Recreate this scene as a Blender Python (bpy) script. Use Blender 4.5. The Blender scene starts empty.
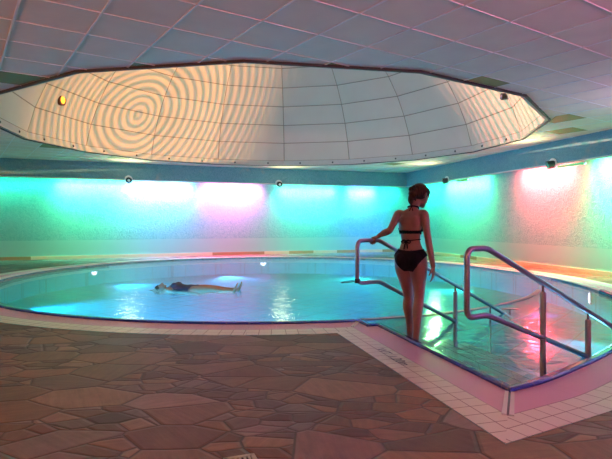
import bpy, bmesh, math, random
from mathutils import Vector, Matrix, noise
random.seed(7)
R = math.radians
sc = bpy.context.scene
col = sc.collection
CAMZ, F, HY = 1.12, 519.0, 222.0

# ------------------------------------------------------------------ helpers
def link(name, me, mat=None, parent=None):
    o = bpy.data.objects.new(name, me)
    col.objects.link(o)
    if mat is not None:
        for m in (mat if isinstance(mat, (list, tuple)) else [mat]):
            me.materials.append(m)
    if parent is not None:
        o.parent = parent
    return o

def obj(name, bm, mat, parent=None, smooth=False):
    me = bpy.data.meshes.new(name)
    bmesh.ops.recalc_face_normals(bm, faces=bm.faces[:])
    bm.to_mesh(me); bm.free()
    if smooth:
        for p in me.polygons: p.use_smooth = True
    return link(name, me, mat, parent)

def raw(name, verts, faces, mat, parent=None, smooth=False, uvs=None):
    me = bpy.data.meshes.new(name)
    me.from_pydata([tuple(v) for v in verts], [], faces)
    if uvs:
        uv = me.uv_layers.new(name='UVMap')
        i = 0
        for fu in uvs:
            for c in fu:
                uv.data[i].uv = c; i += 1
    me.update()
    if smooth:
        for p in me.polygons: p.use_smooth = True
    return link(name, me, mat, parent)

def empty(name, loc=(0, 0, 0)):
    o = bpy.data.objects.new(name, None); o.location = loc
    o.empty_display_size = 0.1
    col.objects.link(o); return o

def tag(o, label=None, cat=None, group=None, kind=None):
    if label: o['label'] = label
    if cat: o['category'] = cat
    if group: o['group'] = group
    if kind: o['kind'] = kind
    return o

def struct(o): o['kind'] = 'structure'; return o

def box(bm, c, s, rot=None):
    m = Matrix.Translation(c) @ (rot.to_4x4() if rot is not None else Matrix()) @ Matrix.Diagonal((s[0], s[1], s[2], 1))
    return bmesh.ops.create_cube(bm, size=1.0, matrix=m)['verts']

def cyl(bm, a, b, r1, r2=None, n=16, caps=True):
    a = Vector(a); b = Vector(b); d = b - a
    q = d.to_track_quat('Z', 'Y').to_matrix().to_4x4()
    m = Matrix.Translation((a + b) / 2) @ q
    bmesh.ops.create_cone(bm, cap_ends=caps, segments=n, radius1=r1, radius2=r1 if r2 is None else r2, depth=d.length, matrix=m)

def tube(bm, pts, r, n=12, closed=False):
    """round tube swept along points"""
    pts = [Vector(p) for p in pts]
    N = len(pts); rings = []
    ref = None
    for i, p in enumerate(pts):
        a = pts[i - 1] if (i > 0 or closed) else p
        b = pts[(i + 1) % N] if (i < N - 1 or closed) else p
        t = (b - a).normalized()
        if ref is None:
            ref = t.orthogonal().normalized()
        ref = (ref - t * ref.dot(t)).normalized()
        s = t.cross(ref)
        rr = r[i] if isinstance(r, (list, tuple)) else r
        rings.append([bm.verts.new(p + ref * (rr * math.cos(2 * math.pi * k / n)) + s * (rr * math.sin(2 * math.pi * k / n))) for k in range(n)])
    M = N if closed else N - 1
    for i in range(M):
        A = rings[i]; B = rings[(i + 1) % N]
        for k in range(n):
            bm.faces.new((A[k], A[(k + 1) % n], B[(k + 1) % n], B[k]))
    if not closed:
        bm.faces.new(rings[0][::-1]); bm.faces.new(rings[-1])

def fillet(pts, rads, seg=7):
    """round the corners of a 3D polyline"""
    pts = [Vector(p) for p in pts]
    out = [pts[0]]
    for i in range(1, len(pts) - 1):
        p = pts[i]; a = (pts[i - 1] - p); b = (pts[i + 1] - p)
        r = rads[i]
        if r <= 0: out.append(p); continue
        d = min(r, a.length * .48, b.length * .48)
        A = p + a.normalized() * d; B = p + b.normalized() * d
        for k in range(seg + 1):
            t = k / seg
            out.append(A * (1 - t) ** 2 + p * 2 * t * (1 - t) + B * t * t)
    out.append(pts[-1])
    return out

def unproj(px, py, Y):
    return Vector(((px - 306) / F * Y, Y, CAMZ + (HY - py) / F * Y))

# ------------------------------------------------------------------ materials
def newmat(name):
    m = bpy.data.materials.new(name); m.use_nodes = True
    nt = m.node_tree
    b = nt.nodes['Principled BSDF']
    return m, nt, nt.nodes, nt.links, b

def plain(name, c, rough=.5, metal=0., spec=.5, bump=0, bscale=60, coat=0):
    m, nt, N, L, b = newmat(name)
    b.inputs['Base Color'].default_value = (*c, 1)
    b.inputs['Roughness'].default_value = rough
    b.inputs['Metallic'].default_value = metal
    b.inputs['Specular IOR Level'].default_value = spec
    tc = N.new('ShaderNodeTexCoord'); nz = N.new('ShaderNodeTexNoise')
    nz.inputs['Scale'].default_value = bscale; nz.inputs['Detail'].default_value = 4
    L.new(tc.outputs['Object'], nz.inputs['Vector'])
    mx = N.new('ShaderNodeMix'); mx.data_type = 'RGBA'
    mx.inputs['A'].default_value = (*[v * .9 for v in c], 1); mx.inputs['B'].default_value = (*[min(1, v * 1.1) for v in c], 1)
    L.new(nz.outputs['Fac'], mx.inputs['Factor']); L.new(mx.outputs['Result'], b.inputs['Base Color'])
    if bump:
        bp = N.new('ShaderNodeBump'); bp.inputs['Strength'].default_value = bump; bp.inputs['Distance'].default_value = .01
        L.new(nz.outputs['Fac'], bp.inputs['Height']); L.new(bp.outputs['Normal'], b.inputs['Normal'])
    return m

def ramp(N, stops, interp='LINEAR'):
    r = N.new('ShaderNodeValToRGB'); r.color_ramp.interpolation = interp
    e = r.color_ramp.elements
    while len(e) < len(stops): e.new(.5)
    for k, (p, c) in enumerate(stops):
        e[k].position = p; e[k].color = (*c, 1)
    return r

def mth(N, L, op, a, b=None, c=None):
    n = N.new('ShaderNodeMath'); n.operation = op
    for i, v in enumerate((a, b, c)):
        if v is None: continue
        if isinstance(v, (int, float)): n.inputs[i].default_value = v
        else: L.new(v, n.inputs[i])
    return n.outputs[0]

def stucco(name, base, light, panel_z=None, specks=None, bump=.5, rough=.75):
    """swirling trowelled plaster, smooth painted panel under panel_z"""
    m, nt, N, L, b = newmat(name)
    b.inputs['Roughness'].default_value = rough
    tc = N.new('ShaderNodeTexCoord')
    wn = N.new('ShaderNodeTexNoise'); wn.inputs['Scale'].default_value = 2.3; wn.inputs['Detail'].default_value = 3
    L.new(tc.outputs['Object'], wn.inputs['Vector'])
    ad = N.new('ShaderNodeVectorMath'); ad.operation = 'MULTIPLY_ADD'
    ad.inputs[1].default_value = (2.2, 2.2, 2.2)
    L.new(wn.outputs['Color'], ad.inputs[0]); L.new(tc.outputs['Object'], ad.inputs[2])
    nz = N.new('ShaderNodeTexNoise'); nz.inputs['Scale'].default_value = 4.5; nz.inputs['Detail'].default_value = 5
    nz.inputs['Roughness'].default_value = .62; nz.inputs['Distortion'].default_value = 1.6
    L.new(ad.outputs[0], nz.inputs['Vector'])
    vein = mth(N, L, 'ABSOLUTE', mth(N, L, 'SUBTRACT', nz.outputs['Fac'], .5))
    r = ramp(N, [(0, light), (.05, base), (.25, tuple(v * .9 for v in base))])
    L.new(vein, r.inputs['Fac'])
    colr = r.outputs['Color']; h = nz.outputs['Fac']
    if specks:
        sn = N.new('ShaderNodeTexNoise'); sn.inputs['Scale'].default_value = 3.1; sn.inputs['Detail'].default_value = 6
        L.new(tc.outputs['Object'], sn.inputs['Vector'])
        sr = ramp(N, [(.60, (0, 0, 0)), (.72, (1, 1, 1))]); L.new(sn.outputs['Fac'], sr.inputs['Fac'])
        mx = N.new('ShaderNodeMix'); mx.data_type = 'RGBA'
        L.new(sr.outputs['Color'], mx.inputs['Factor']); L.new(colr, mx.inputs['A']); mx.inputs['B'].default_value = (*specks, 1)
        colr = mx.outputs['Result']
    if panel_z is not None:
        sp = N.new('ShaderNodeSeparateXYZ'); L.new(tc.outputs['Object'], sp.inputs[0])
        up = mth(N, L, 'GREATER_THAN', sp.outputs['Z'], panel_z)
        mx = N.new('ShaderNodeMix'); mx.data_type = 'RGBA'
        L.new(up, mx.inputs['Factor']); mx.inputs['A'].default_value = (*light, 1); L.new(colr, mx.inputs['B'])
        colr = mx.outputs['Result']
        h = mth(N, L, 'MULTIPLY', h, up)
    L.new(colr, b.inputs['Base Color'])
    bp = N.new('ShaderNodeBump'); bp.inputs['Strength'].default_value = bump; bp.inputs['Distance'].default_value = .03
    L.new(h, bp.inputs['Height']); L.new(bp.outputs['Normal'], b.inputs['Normal'])
    return m

def uv_tiles(name, tile, c1, c2, grout, gw, su=1, sv=1, rough=.35, ribs=False):
    """UV based tiles in metres (u along the band, v across)"""
    m, nt, N, L, b = newmat(name)
    uv = N.new('ShaderNodeUVMap'); sp = N.new('ShaderNodeSeparateXYZ'); L.new(uv.outputs[0], sp.inputs[0])
    def line(o, size, w):
        fr = mth(N, L, 'FRACT', mth(N, L, 'DIVIDE', o, size))
        d = mth(N, L, 'MINIMUM', fr, mth(N, L, 'SUBTRACT', 1.0, fr))
        return mth(N, L, 'LESS_THAN', d, w / size / 2)
    lu = line(sp.outputs['X'], tile * su, gw)
    lv = line(sp.outputs['Y'], tile * sv, gw) if not ribs else line(sp.outputs['Y'], .27, .012)
    ln = mth(N, L, 'MAXIMUM', lu, lv)
    nz = N.new('ShaderNodeTexNoise'); nz.inputs['Scale'].default_value = 1.5; nz.inputs['Detail'].default_value = 5
    tc = N.new('ShaderNodeTexCoord'); L.new(tc.outputs['Object'], nz.inputs['Vector'])
    mx = N.new('ShaderNodeMix'); mx.data_type = 'RGBA'; mx.inputs['A'].default_value = (*c1, 1); mx.inputs['B'].default_value = (*c2, 1)
    L.new(nz.outputs['Fac'], mx.inputs['Factor'])
    mg = N.new('ShaderNodeMix'); mg.data_type = 'RGBA'; L.new(ln, mg.inputs['Factor']); L.new(mx.outputs['Result'], mg.inputs['A']); mg.inputs['B'].default_value = (*grout, 1)
    L.new(mg.outputs['Result'], b.inputs['Base Color'])
    b.inputs['Roughness'].default_value = rough
    bp = N.new('ShaderNodeBump'); bp.inputs['Strength'].default_value = .5; bp.inputs['Distance'].default_value = .004; bp.invert = True
    L.new(ln, bp.inputs['Height']); L.new(bp.outputs['Normal'], b.inputs['Normal'])
    return m

def flagstone():
    m, nt, N, L, b = newmat('flagstone')
    tc = N.new('ShaderNodeTexCoord')
    wn = N.new('ShaderNodeTexNoise'); wn.inputs['Scale'].default_value = 1.1; wn.inputs['Detail'].default_value = 1
    L.new(tc.outputs['Object'], wn.inputs['Vector'])
    ma = N.new('ShaderNodeVectorMath'); ma.operation = 'MULTIPLY_ADD'; ma.inputs[1].default_value = (.12, .12, 0)
    L.new(wn.outputs['Color'], ma.inputs[0]); L.new(tc.outputs['Object'], ma.inputs[2])
    mp = N.new('ShaderNodeMapping'); mp.inputs['Rotation'].default_value = (0, 0, R(24)); mp.inputs['Scale'].default_value = (2.15, 3.5, 0)
    L.new(ma.outputs[0], mp.inputs[0])
    def vor(feat, scale, off=0, rnd=1.):
        v = N.new('ShaderNodeTexVoronoi'); v.feature = feat; v.voronoi_dimensions = '2D'
        v.inputs['Scale'].default_value = scale; v.inputs['Randomness'].default_value = rnd
        if feat == 'F1': v.distance = 'EUCLIDEAN'
        L.new(mp.outputs[0], v.inputs['Vector'])
        return v
    f1 = vor('F1', 1.0); e1 = vor('DISTANCE_TO_EDGE', 1.0)
    f2 = vor('F1', 2.3); e2 = vor('DISTANCE_TO_EDGE', 2.3)
    s1 = N.new('ShaderNodeSeparateColor'); L.new(f1.outputs['Color'], s1.inputs[0])
    s2 = N.new('ShaderNodeSeparateColor'); L.new(f2.outputs['Color'], s2.inputs[0])
    split = mth(N, L, 'GREATER_THAN', s1.outputs[2], .66)      # some big cells break into small stones
    e2s = mth(N, L, 'DIVIDE', e2.outputs['Distance'], 2.3)
    emin = mth(N, L, 'MINIMUM', e1.outputs['Distance'], e2s)
    ef = N.new('ShaderNodeMix'); L.new(split, ef.inputs['Factor']); L.new(e1.outputs['Distance'], ef.inputs['A']); L.new(emin, ef.inputs['B'])
    rn = N.new('ShaderNodeMix'); L.new(split, rn.inputs['Factor']); L.new(s1.outputs[0], rn.inputs['A']); L.new(s2.outputs[0], rn.inputs['B'])
    rn2 = N.new('ShaderNodeMix'); L.new(split, rn2.inputs['Factor']); L.new(s1.outputs[1], rn2.inputs['A']); L.new(s2.outputs[1], rn2.inputs['B'])
    cr = ramp(N, [(0, (.25, .12, .085)), (.2, (.36, .22, .15)), (.38, (.21, .13, .12)), (.55, (.46, .31, .22)), (.7, (.30, .135, .10)), (.85, (.33, .27, .26)), (1, (.41, .21, .13))])
    [setattr(e, 'color', (*[v * .46 for v in e.color[:3]], 1)) for e in cr.color_ramp.elements]
    L.new(rn.outputs['Result'], cr.inputs['Fac'])
    # streaky grain rotated per stone
    vr = N.new('ShaderNodeVectorRotate'); vr.rotation_type = 'Z_AXIS'
    L.new(tc.outputs['Object'], vr.inputs['Vector']); L.new(mth(N, L, 'MULTIPLY', rn2.outputs['Result'], 6.28), vr.inputs['Angle'])
    mp2 = N.new('ShaderNodeMapping'); mp2.inputs['Scale'].default_value = (3, 26, 1); L.new(vr.outputs[0], mp2.inputs[0])
    g = N.new('ShaderNodeTexNoise'); g.inputs['Scale'].default_value = 1.; g.inputs['Detail'].default_value = 6; g.inputs['Roughness'].default_value = .65
    L.new(mp2.outputs[0], g.inputs['Vector'])
    g2 = N.new('ShaderNodeTexNoise'); g2.inputs['Scale'].default_value = 5; g2.inputs['Detail'].default_value = 8; g2.inputs['Roughness'].default_value = .7
    L.new(tc.outputs['Object'], g2.inputs['Vector'])
    gs = mth(N, L, 'ADD', mth(N, L, 'MULTIPLY', g.outputs['Fac'], .9), mth(N, L, 'MULTIPLY', g2.outputs['Fac'], .9))
    hv = N.new('ShaderNodeHueSaturation'); hv.inputs['Saturation'].default_value = 1.12; L.new(cr.outputs['Color'], hv.inputs['Color'])
    L.new(mth(N, L, 'MULTIPLY', gs, mth(N, L, 'ADD', .55, mth(N, L, 'MULTIPLY', rn2.outputs['Result'], 1.05))), hv.inputs['Value'])
    gr = ramp(N, [(.008, (0, 0, 0)), (.022, (1, 1, 1))]); L.new(ef.outputs['Result'], gr.inputs['Fac'])
    mx = N.new('ShaderNodeMix'); mx.data_type = 'RGBA'; L.new(gr.outputs['Color'], mx.inputs['Factor'])
    mx.inputs['A'].default_value = (.055, .035, .026, 1); L.new(hv.outputs['Color'], mx.inputs['B'])
    L.new(mx.outputs['Result'], b.inputs['Base Color'])
    b.inputs['Roughness'].default_value = .55
    hgt = ramp(N, [(.0, (0, 0, 0)), (.05, (1, 1, 1))]); L.new(ef.outputs['Result'], hgt.inputs['Fac'])
    hs = mth(N, L, 'ADD', hgt.outputs['Color'], mth(N, L, 'MULTIPLY', gs, .35))
    hs = mth(N, L, 'ADD', hs, mth(N, L, 'MULTIPLY', rn.outputs['Result'], .5))
    bp = N.new('ShaderNodeBump'); bp.inputs['Strength'].default_value = .8; bp.inputs['Distance'].default_value = .012
    L.new(hs, bp.inputs['Height']); L.new(bp.outputs['Normal'], b.inputs['Normal'])
    return m

def water_mat():
    m = bpy.data.materials.new('water'); m.use_nodes = True
    nt = m.node_tree; N = nt.nodes; L = nt.links
    N.clear()
    out = N.new('ShaderNodeOutputMaterial')
    tc = N.new('ShaderNodeTexCoord')
    n1 = N.new('ShaderNodeTexNoise'); n1.inputs['Scale'].default_value = 5.5; n1.inputs['Detail'].default_value = 2; n1.inputs['Distortion'].default_value = .6
    n2 = N.new('ShaderNodeTexNoise'); n2.inputs['Scale'].default_value = 16; n2.inputs['Detail'].default_value = 2; n2.inputs['Distortion'].default_value = .4
    for n in (n1, n2): L.new(tc.outputs['Object'], n.inputs['Vector'])
    h = mth(N, L, 'ADD', n1.outputs['Fac'], mth(N, L, 'MULTIPLY', n2.outputs['Fac'], .28))
    bp = N.new('ShaderNodeBump'); bp.inputs['Strength'].default_value = 1.; bp.inputs['Distance'].default_value = .012
    L.new(h, bp.inputs['Height'])
    fr = N.new('ShaderNodeFresnel'); fr.inputs['IOR'].default_value = 2.0; L.new(bp.outputs['Normal'], fr.inputs['Normal'])
    gl = N.new('ShaderNodeBsdfGlossy'); gl.inputs['Roughness'].default_value = .12; L.new(bp.outputs['Normal'], gl.inputs['Normal'])
    gl.inputs['Color'].default_value = (1, 1, 1, 1)
    tr = N.new('ShaderNodeBsdfTransparent'); tr.inputs['Color'].default_value = (.78, .93, .97, 1)
    mx = N.new('ShaderNodeMixShader')
    L.new(fr.outputs[0], mx.inputs[0]); L.new(tr.outputs[0], mx.inputs[1]); L.new(gl.outputs[0], mx.inputs[2])
    L.new(mx.outputs[0], out.inputs['Surface'])
    return m

def pool_tile(name, c, grout, size, gw, ang, rough=.3):
    """square tiles laid in the XY plane by object coordinates, turned by ang"""
    m, nt, N, L, b = newmat(name)
    tc = N.new('ShaderNodeTexCoord'); mp = N.new('ShaderNodeMapping'); mp.inputs['Rotation'].default_value = (0, 0, ang)
    L.new(tc.outputs['Object'], mp.inputs[0])
    sp = N.new('ShaderNodeSeparateXYZ'); L.new(mp.outputs[0], sp.inputs[0])
    def line(o, s, w):
        fr = mth(N, L, 'FRACT', mth(N, L, 'DIVIDE', o, s)); d = mth(N, L, 'MINIMUM', fr, mth(N, L, 'SUBTRACT', 1.0, fr))
        return mth(N, L, 'LESS_THAN', d, w / s / 2)
    ln = mth(N, L, 'MAXIMUM', line(sp.outputs['X'], size[0], gw), line(sp.outputs['Y'], size[1], gw))
    mx = N.new('ShaderNodeMix'); mx.data_type = 'RGBA'; L.new(ln, mx.inputs['Factor'])
    mx.inputs['A'].default_value = (*c, 1); mx.inputs['B'].default_value = (*grout, 1)
    L.new(mx.outputs['Result'], b.inputs['Base Color']); b.inputs['Roughness'].default_value = rough
    return m

def emis(name, c, s):
    m, nt, N, L, b = newmat(name)
    b.inputs['Base Color'].default_value = (*[v * .5 for v in c], 1)
    b.inputs['Emission Color'].default_value = (*c, 1); b.inputs['Emission Strength'].default_value = s
    return m

def skirting_mat():
    m, nt, N, L, b = newmat('skirting')
    uv = N.new('ShaderNodeUVMap'); sp = N.new('ShaderNodeSeparateXYZ'); L.new(uv.outputs[0], sp.inputs[0])
    cell = mth(N, L, 'FLOOR', mth(N, L, 'DIVIDE', sp.outputs['X'], .9))
    wn = N.new('ShaderNodeTexWhiteNoise'); wn.noise_dimensions = '1D'; L.new(cell, wn.inputs['W'])
    r = ramp(N, [(0, (.38, .24, .12)), (.42, (.46, .30, .15)), (.5, (.72, .60, .42)), (1, (.76, .66, .50))], 'CONSTANT')
    L.new(wn.outputs['Value'], r.inputs['Fac'])
    L.new(r.outputs['Color'], b.inputs['Base Color']); b.inputs['Roughness'].default_value = .6
    return m

def skin_mat(name, c):
    m, nt, N, L, b = newmat(name)
    tc = N.new('ShaderNodeTexCoord'); nz = N.new('ShaderNodeTexNoise'); nz.inputs['Scale'].default_value = 9; nz.inputs['Detail'].default_value = 4
    L.new(tc.outputs['Object'], nz.inputs['Vector'])
    mx = N.new('ShaderNodeMix'); mx.data_type = 'RGBA'
    mx.inputs['A'].default_value = (*[v * .92 for v in c], 1); mx.inputs['B'].default_value = (*[min(1, v * 1.08) for v in c], 1)
    L.new(nz.outputs['Fac'], mx.inputs['Factor']); L.new(mx.outputs['Result'], b.inputs['Base Color'])
    b.inputs['Roughness'].default_value = .48
    b.inputs['Subsurface Weight'].default_value = .08; b.inputs['Subsurface Radius'].default_value = (.02, .008, .004)
    return m

def hair_mat():
    m, nt, N, L, b = newmat('hair')
    tc = N.new('ShaderNodeTexCoord'); mp = N.new('ShaderNodeMapping'); mp.inputs['Scale'].default_value = (60, 60, 8)
    L.new(tc.outputs['Object'], mp.inputs[0]); nz = N.new('ShaderNodeTexNoise'); nz.inputs['Scale'].default_value = 2; nz.inputs['Detail'].default_value = 5
    L.new(mp.outputs[0], nz.inputs['Vector'])
    r = ramp(N, [(.3, (.012, .008, .005)), (.7, (.07, .042, .024))]); L.new(nz.outputs['Fac'], r.inputs['Fac'])
    L.new(r.outputs['Color'], b.inputs['Base Color']); b.inputs['Roughness'].default_value = .8; b.inputs['Specular IOR Level'].default_value = .2
    bp = N.new('ShaderNodeBump'); bp.inputs['Strength'].default_value = .6; bp.inputs['Distance'].default_value = .006
    L.new(nz.outputs['Fac'], bp.inputs['Height']); L.new(bp.outputs['Normal'], b.inputs['Normal'])
    return m

M = {}
M['wall'] = stucco('wall_plaster', (.16, .45, .42), (.27, .55, .50), panel_z=.57, bump=.55)
M['beam'] = stucco('beam_plaster', (.12, .27, .30), (.19, .35, .38), specks=(.28, .30, .28), bump=.5)
M['skirt'] = skirting_mat()
M['floor'] = flagstone()
M['tiles'] = uv_tiles('white_tile', .125, (.70, .70, .62), (.78, .78, .70), (.25, .18, .17), .007)
M['grate'] = uv_tiles('overflow_grate', .014, (.72, .42, .58), (.78, .48, .64), (.46, .26, .40), .0045, ribs=True, rough=.4)
M['blue'] = uv_tiles('blue_tile', .25, (.012, .03, .24), (.02, .04, .30), (.10, .10, .22), .008, sv=4, rough=.2)
M['basin'] = pool_tile('pool_tile', (.05, .52, .74), (.02, .26, .40), (.50, .50), .022, R(38), .9)
M['step'] = pool_tile('step_tile', (.42, .52, .62), (.22, .30, .38), (.30, 2.4), .010, R(15), .8)
M['nosing'] = plain('step_nosing', (.06, .12, .20), .7)
M['curb'] = plain('curb_tile', (.42, .34, .40), .4)
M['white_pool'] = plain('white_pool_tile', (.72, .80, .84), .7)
M['slot'] = plain('dark_slot', (.03, .05, .09), .4)
M['water'] = water_mat()
M['ceil'] = plain('ceiling_tile', (.76, .66, .55), .85, bscale=3)
M['tbar'] = plain('ceiling_bar', (.80, .78, .75), .8)
M['olive'] = plain('olive_panel', (.24, .20, .06), .6)
M['steel'] = plain('brushed_steel', (.36, .33, .42), .28, metal=1.0)
M['steel2'] = plain('sleeve_steel', (.36, .36, .36), .42, metal=1.0)
M['black'] = plain('black_plastic', (.015, .015, .018), .35)
M['white'] = plain('white_plastic', (.75, .75, .75), .4)
M['lens'] = plain('lens', (.10, .10, .14), .1)
M['skin'] = skin_mat('skin', (.26, .125, .095))
M['skin2'] = skin_mat('skin_pale', (.26, .135, .08))
M['hair'] = hair_mat()
M['bikini'] = plain('bikini', (.006, .006, .010), .9, spec=.1)
M['swimsuit'] = plain('swimsuit', (.012, .014, .035), .55)
M['copper'] = plain('lamp_housing', (.16, .05, .02), .35, metal=.6)
M['ink'] = plain('sign_ink', (.03, .04, .12), .5)
M['trim'] = plain('pale_trim', (.62, .60, .55), .6)

# ------------------------------------------------------------------ plan curves
PC = Vector((-.70, 11.05)); PR = 5.40      # pool circle (outer edge of the blue nosing)
DC = Vector((-.70, 11.30)); DR = 5.45      # dome
CEIL, BEAM = 2.95, 2.447
C0 = Vector((1.335, 3.40))                 # near corner of the pool
AS = Vector((.691, 5.832))                 # where the circle meets the straight edge

def catmull(P, n=8):
    out = []
    for i in range(1, len(P) - 2):
        a, b, c, d = P[i - 1], P[i], P[i + 1], P[i + 2]
        for k in range(n):
            t = k / n
            out.append(.5 * ((2 * b) + (c - a) * t + (2 * a - 5 * b + 4 * c - d) * t * t + (3 * b - a - 3 * c + d) * t ** 3))
    out.append(P[-2]); return out

def cp(a, r=PR): return Vector((PC.x + r * math.cos(R(a)), PC.y + r * math.sin(R(a))))
arc_pts = [Vector((1.05, 3.24)), C0, Vector((1.60, 3.558)), Vector((1.887, 3.78)), Vector((2.253, 4.094)), Vector((2.604, 4.417)),
           Vector((3.32, 5.17)), Vector((3.95, 6.05)), Vector((4.48, 7.15)), Vector((4.83, 8.4)), Vector((4.98, 9.7)), Vector((4.90, 11.0)), cp(13), cp(22), cp(30)]
arc = catmull(arc_pts, 4)                  # C0 ... cp(22)
a_as = math.degrees(math.atan2(AS.y - PC.y, AS.x - PC.x)) % 360
# outer-edge loop S, counter-clockwise, starting at the near corner
S = list(arc)
a = 22 + 3
while a < a_as - 6.2:
    S.append(cp(a)); a += 3
i_as = len(S); S.append(AS.copy())
nl = 8
for k in range(3, nl):
    S.append(AS.lerp(C0, k / nl))
NS = len(S)

def offset(loop, w, outward=True):
    out = []
    n = len(loop)
    for i in range(n):
        a, p, b = loop[i - 1], loop[i], loop[(i + 1) % n]
        d1 = (p - a).normalized(); d2 = (b - p).normalized()
        n1 = Vector((d1.y, -d1.x)); n2 = Vector((d2.y, -d2.x))
        m = (n1 + n2).normalized()
        k = w / max(.25, m.dot(n1))
        out.append(p + m * (k if outward else -k))
    return out

S27 = offset(S, .27); S52 = offset(S, .52); Sin = offset(S, .085, False)
ulen = [0.0]
for i in range(NS): ulen.append(ulen[-1] + (S[(i + 1) % NS] - S[i]).length)

def band(name, A, B, zA, zB, mat, v0, v1, parent=None, skip=()):
    verts = []; faces = []; uvs = []
    for i in range(NS):
        if i in skip: continue
        j = (i + 1) % NS
        d = (S[j] - S[i]).normalized()
        def uu(p): return ulen[i] + (p - S[i]).dot(d)
        b = len(verts)
        q = [A[i], A[j], B[j], B[i]]
        verts += [(q[0].x, q[0].y, zA), (q[1].x, q[1].y, zA), (q[2].x, q[2].y, zB), (q[3].x, q[3].y, zB)]
        faces.append((b + 3, b + 2, b + 1, b))
        uvs.append([(uu(q[3]), v1), (uu(q[2]), v1), (uu(q[1]), v0), (uu(q[0]), v0)])
    return raw(name, verts, faces, mat, parent, uvs=uvs)

# ------------------------------------------------------------------ room outline
beam_pts = [Vector(p) for p in ((-14.8, 12.2), (-12.2, 13.4), (-8.71, 14.80), (-4.97, 16.36), (-2.25, 17.40), (-.21, 18.12), (3.74, 19.30), (7.5, 20.2))]
back_beam = catmull(beam_pts, 6)           # (-12.2..) -> (3.74,19.3)
BC = Vector((3.74, 19.30)); RS = .25
def right_line(Y, off=0): return Vector((3.74 + RS * (19.3 - Y) + off * 1.03, Y))
GAP = .30
def off_line(P, w):
    out = []
    for i, p in enumerate(P):
        a = P[max(0, i - 1)]; b = P[min(len(P) - 1, i + 1)]
        d = (b - a).normalized(); out.append(p + Vector((-d.y, d.x)) * w)
    return out
back_wall = off_line(back_beam, GAP)
# wall corner
dl = (back_wall[-1] - back_wall[-2]).normalized()
p0 = back_wall[-1]
t = 0
# intersect the back wall's last direction with the right wall line
rx = lambda Y: right_line(Y, GAP).x
for k in range(400):
    t = k * .002
    q = p0 + dl * (t - .1)
    if q.x >= rx(q.y): break
WC = q
back_wall[-1] = WC
YB = -4.5
right_near = right_line(YB, GAP)
left_x = back_wall[0].x
room = back_wall[::-1] + [Vector((left_x, YB)), right_near]      # corner -> left -> near left -> near right

def wall_strip(name, P, z0, z1, mat, uv=False, parent=None):
    verts = []; faces = []; uvs = []; u = 0
    for i in range(len(P) - 1):
        b = len(verts); l = (P[i + 1] - P[i]).length
        verts += [(P[i].x, P[i].y, z0), (P[i + 1].x, P[i + 1].y, z0), (P[i + 1].x, P[i + 1].y, z1), (P[i].x, P[i].y, z1)]
        faces.append((b, b + 1, b + 2, b + 3)); uvs.append([(u, 0), (u + l, 0), (u + l, 1), (u, 1)]); u += l
    return raw(name, verts, faces, mat, parent, uvs=uvs)

def thick(name, P, w, z0, z1, mat, uv=True):
    """closed strip between the polyline P and P offset by w"""
    Q = off_line(P, w)
    verts = []; faces = []; uvs = []; u = 0
    for i in range(len(P)):
        for p, z in ((P[i], z0), (P[i], z1), (Q[i], z1), (Q[i], z0)): verts.append((p.x, p.y, z))
    for i in range(len(P) - 1):
        l = (P[i + 1] - P[i]).length; b = i * 4; c = b + 4
        for k in range(4):
            k2 = (k + 1) % 4
            faces.append((b + k, b + k2, c + k2, c + k)); uvs.append([(u, 0), (u, 1), (u + l, 1), (u + l, 0)])
        u += l
    faces.append((0, 3, 2, 1)); uvs.append([(0, 0)] * 4)
    e = (len(P) - 1) * 4; faces.append((e, e + 1, e + 2, e + 3)); uvs.append([(0, 0)] * 4)
    return raw(name, verts, faces, mat, uvs=uvs)

WT = 3.3
struct(thick('wall_back', back_wall, .2, -.02, WT, M['wall']))
struct(thick('wall_right', [WC + Vector((-.0, .0)), right_near], .2, -.02, WT, M['wall']))
struct(thick('wall_left', [Vector((left_x, YB)), back_wall[0]], .2, -.02, WT, M['wall']))
struct(thick('wall_front', [right_near, Vector((left_x, YB))], .2, -.02, WT, M['wall']))
# bulkhead beams
struct(thick('trim_1', back_beam, .08, BEAM, CEIL + .02, M['beam']))
struct(thick('trim_2', [BC, right_line(YB + .02)], .08, BEAM, CEIL + .02, M['beam']))
struct(thick('trim_3', [p + Vector((0, 0)) for p in off_line(back_beam, -.004)], .088, BEAM - .03, BEAM, M['trim']))
struct(thick('trim_4', off_line([BC, right_line(YB + .02)], -.004), .088, BEAM - .03, BEAM, M['trim']))
# skirting
struct(thick('baseboard_back', off_line(back_wall, -.02), .02, 0, .10, M['skirt']))
struct(thick('baseboard_right', off_line([WC, right_near], -.02), .02, 0, .10, M['skirt']))

def plane_with_hole(name, outer, hole, z, mat, up=True):
    bm = bmesh.new()
    ed = []
    for loop in (outer, hole):
        vs = [bm.verts.new((p.x, p.y, z)) for p in loop]
        for i in range(len(vs)): ed.append(bm.edges.new((vs[i], vs[(i + 1) % len(vs)])))
    bmesh.ops.triangle_fill(bm, use_beauty=True, use_dissolve=False, edges=ed, normal=(0, 0, 1))
    me = bpy.data.meshes.new(name); bm.to_mesh(me); bm.free()
    return link(name, me, mat)

struct(plane_with_hole('floor', room, S52, 0, M['floor']))
hexa = [Vector((DC.x + DR * math.cos(R(22.5 * k)), DC.y + DR * math.sin(R(22.5 * k)))) for k in range(16)]
struct(plane_with_hole('ceiling', room, hexa, CEIL, M['ceil']))

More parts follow.
